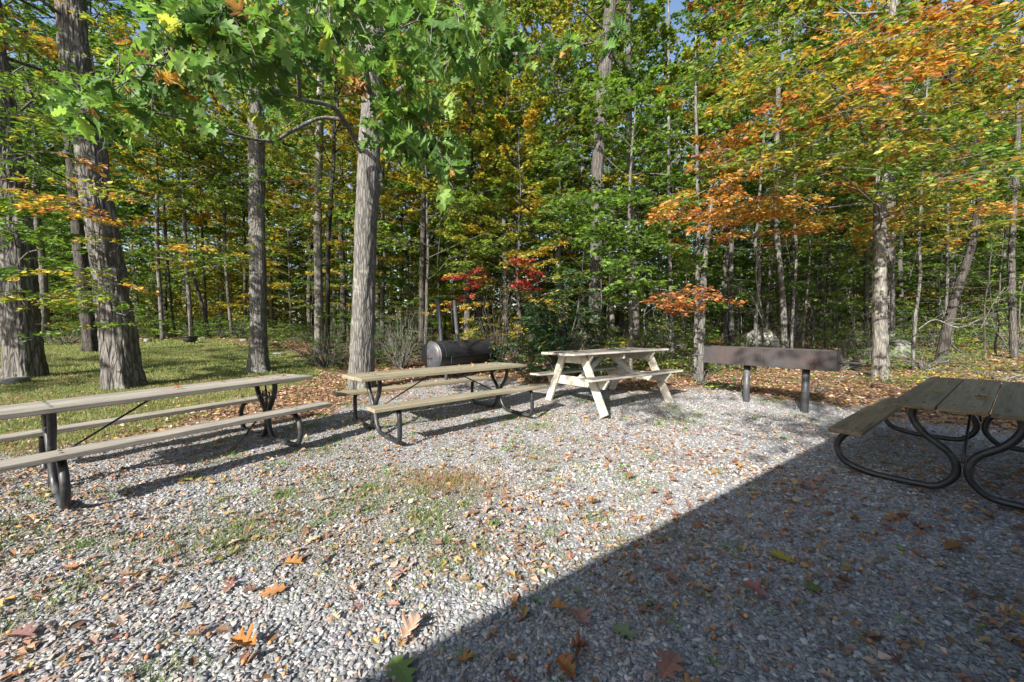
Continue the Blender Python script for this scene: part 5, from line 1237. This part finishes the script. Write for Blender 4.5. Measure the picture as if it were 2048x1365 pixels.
# ---- the cabin behind the viewer, whose roof shades the right of the clearing
SUN_EL, SUN_AZ = R(31), R(210)           # azimuth clockwise from +Y
sdir = np.array([math.sin(SUN_AZ) * math.cos(SUN_EL), math.cos(SUN_AZ) * math.cos(SUN_EL), math.sin(SUN_EL)])
def cabin():
    e0 = np.array([.243, 1.966]); u = unit([.8229, .5682]); nrm = np.array([u[1], -u[0]]); Hh = 2.6
    o = e0 + sdir[:2] / sdir[2] * (Hh + .165)
    t = thing('cabin', 'brown timber cabin whose straight roof edge throws the big shadow', 'cabin', (o[0], o[1], 0), math.atan2(u[1], u[0]))
    # local: x along the eave, -y away from the clearing
    mb = MB(); box(mb, -7, 7.2, -6.5, 0, Hh, Hh + .16, .01)
    V = np.array([(-7, 0, Hh + .165), (7.2, 0, Hh + .165), (7.2, -6.5, Hh + .165), (-7, -6.5, Hh + .165), (-7, -3.6, Hh + 1.0), (7.2, -3.6, Hh + 1.0)])
    mb.add(V, [np.array([(0, 1, 5, 4), (2, 3, 4, 5)]), np.array([(1, 2, 5), (3, 0, 4)])]); mb.build('roof', W_OLIVE, t)
    mb = MB()
    box(mb, -6.4, 6.6, -2.75, -2.6, -.1, Hh - .005, .01); box(mb, -6.4, 6.6, -6.1, -5.95, -.1, Hh - .005, .01); box(mb, -6.4, -6.25, -5.94, -2.76, -.1, Hh - .005, .01); box(mb, 6.45, 6.6, -5.94, -2.76, -.1, Hh - .005, .01)
    mb.build('wall', W_OLIVE, t)
cabin()

def overhanging_tree():
    r = np.random.default_rng(88); b = np.array([1.5, -9.5, 0.0]); wm, lm = MB(), MB()
    P = resample(catmull([(0, 0, -.1), (.1, .05, 3), (.3, .2, 6), (.4, .3, 9), (.3, .4, 13)], 6), .25); trunk_tube(wm, P, np.linspace(.28, .06, len(P)), 14, .8, 5)
    grow(wm, lm, P, np.linspace(.28, .06, len(P)), 9, 2.2, 10, 1200, .13, 'canopy', KITE, r)
    for gx, gy, sp_, n, z in ((1.9, 6.2, .55, 7, 6.6), (2.9, 6.7, .5, 6, 6.8), (3.75, 5.0, .5, 7, 6.4), (4.9, 5.5, .5, 7, 6.6), (4.4, 6.4, .5, 5, 7), (5.8, 6.6, .8, 8, 7), (1.0, 7.6, .5, 4, 7), (7.3, 7.6, .9, 9, 7.2)):
        c = np.array([gx, gy, 0]) + sdir / sdir[2] * z - b
        limb(wm, np.array([.3, .2, max(4.5, c[2] - 1.5)]), c, .03, .008, r, sag=.05, n=8)
        for i in range(int(n * 1.4)):
            az = r.uniform(0, 6.28); spray(lm, wm, c + r.normal(0, sp_ * .6, 3) * (1, 1, .5), (math.cos(az), math.sin(az), 0), .8, 40, .12, .5, OVAL, r=r)
    make_tree_object('oak_tree', 'oak behind the cabin whose boughs cast the leafy shade by the grill', 'tree', wm, lm, BK_OAK, LM['green'], b)
overhanging_tree()

# ------------------------------------------------------------------ light, sky, camera
sc = bpy.context.scene
w = bpy.data.worlds.new('World'); sc.world = w; w.use_nodes = True
nt = w.node_tree; nt.nodes.clear()
sky = nt.nodes.new('ShaderNodeTexSky'); sky.sky_type = 'NISHITA'; sky.sun_disc = False; sky.sun_elevation = SUN_EL; sky.sun_rotation = SUN_AZ; sky.air_density = 1.0; sky.dust_density = 1.5; sky.ozone_density = 1.0
bg = nt.nodes.new('ShaderNodeBackground'); bg.inputs['Strength'].default_value = .108
wo = nt.nodes.new('ShaderNodeOutputWorld'); nt.links.new(sky.outputs[0], bg.inputs[0]); nt.links.new(bg.outputs[0], wo.inputs[0])
ld = bpy.data.lights.new('sun', 'SUN'); ld.energy = 5.0; ld.angle = R(.5); ld.color = (1, .95, .87)
lo = bpy.data.objects.new('sun', ld); C.objects.link(lo); lo.location = (-20, -35, 25)
lo.rotation_euler = Vector(-sdir).to_track_quat('-Z', 'Y').to_euler()
cd = bpy.data.cameras.new('camera'); cam = bpy.data.objects.new('camera', cd); C.objects.link(cam)
cd.sensor_width = 36; cd.lens = FPX / 2048 * 36; cd.clip_start = .05; cd.clip_end = 500
cam.location = (0, 0, CAMH); cam.rotation_euler = (R(90) - PITCH, 0, 0); sc.camera = cam
sc.view_settings.view_transform = 'Standard'; sc.view_settings.look = 'None'; sc.view_settings.exposure = 1.28; sc.view_settings.gamma = 1
sc.cycles.max_bounces = 5; sc.cycles.diffuse_bounces = 3; sc.cycles.glossy_bounces = 2; sc.cycles.transmission_bounces = 3; sc.cycles.use_denoising = True
sc.cycles.caustics_reflective = False; sc.cycles.caustics_refractive = False
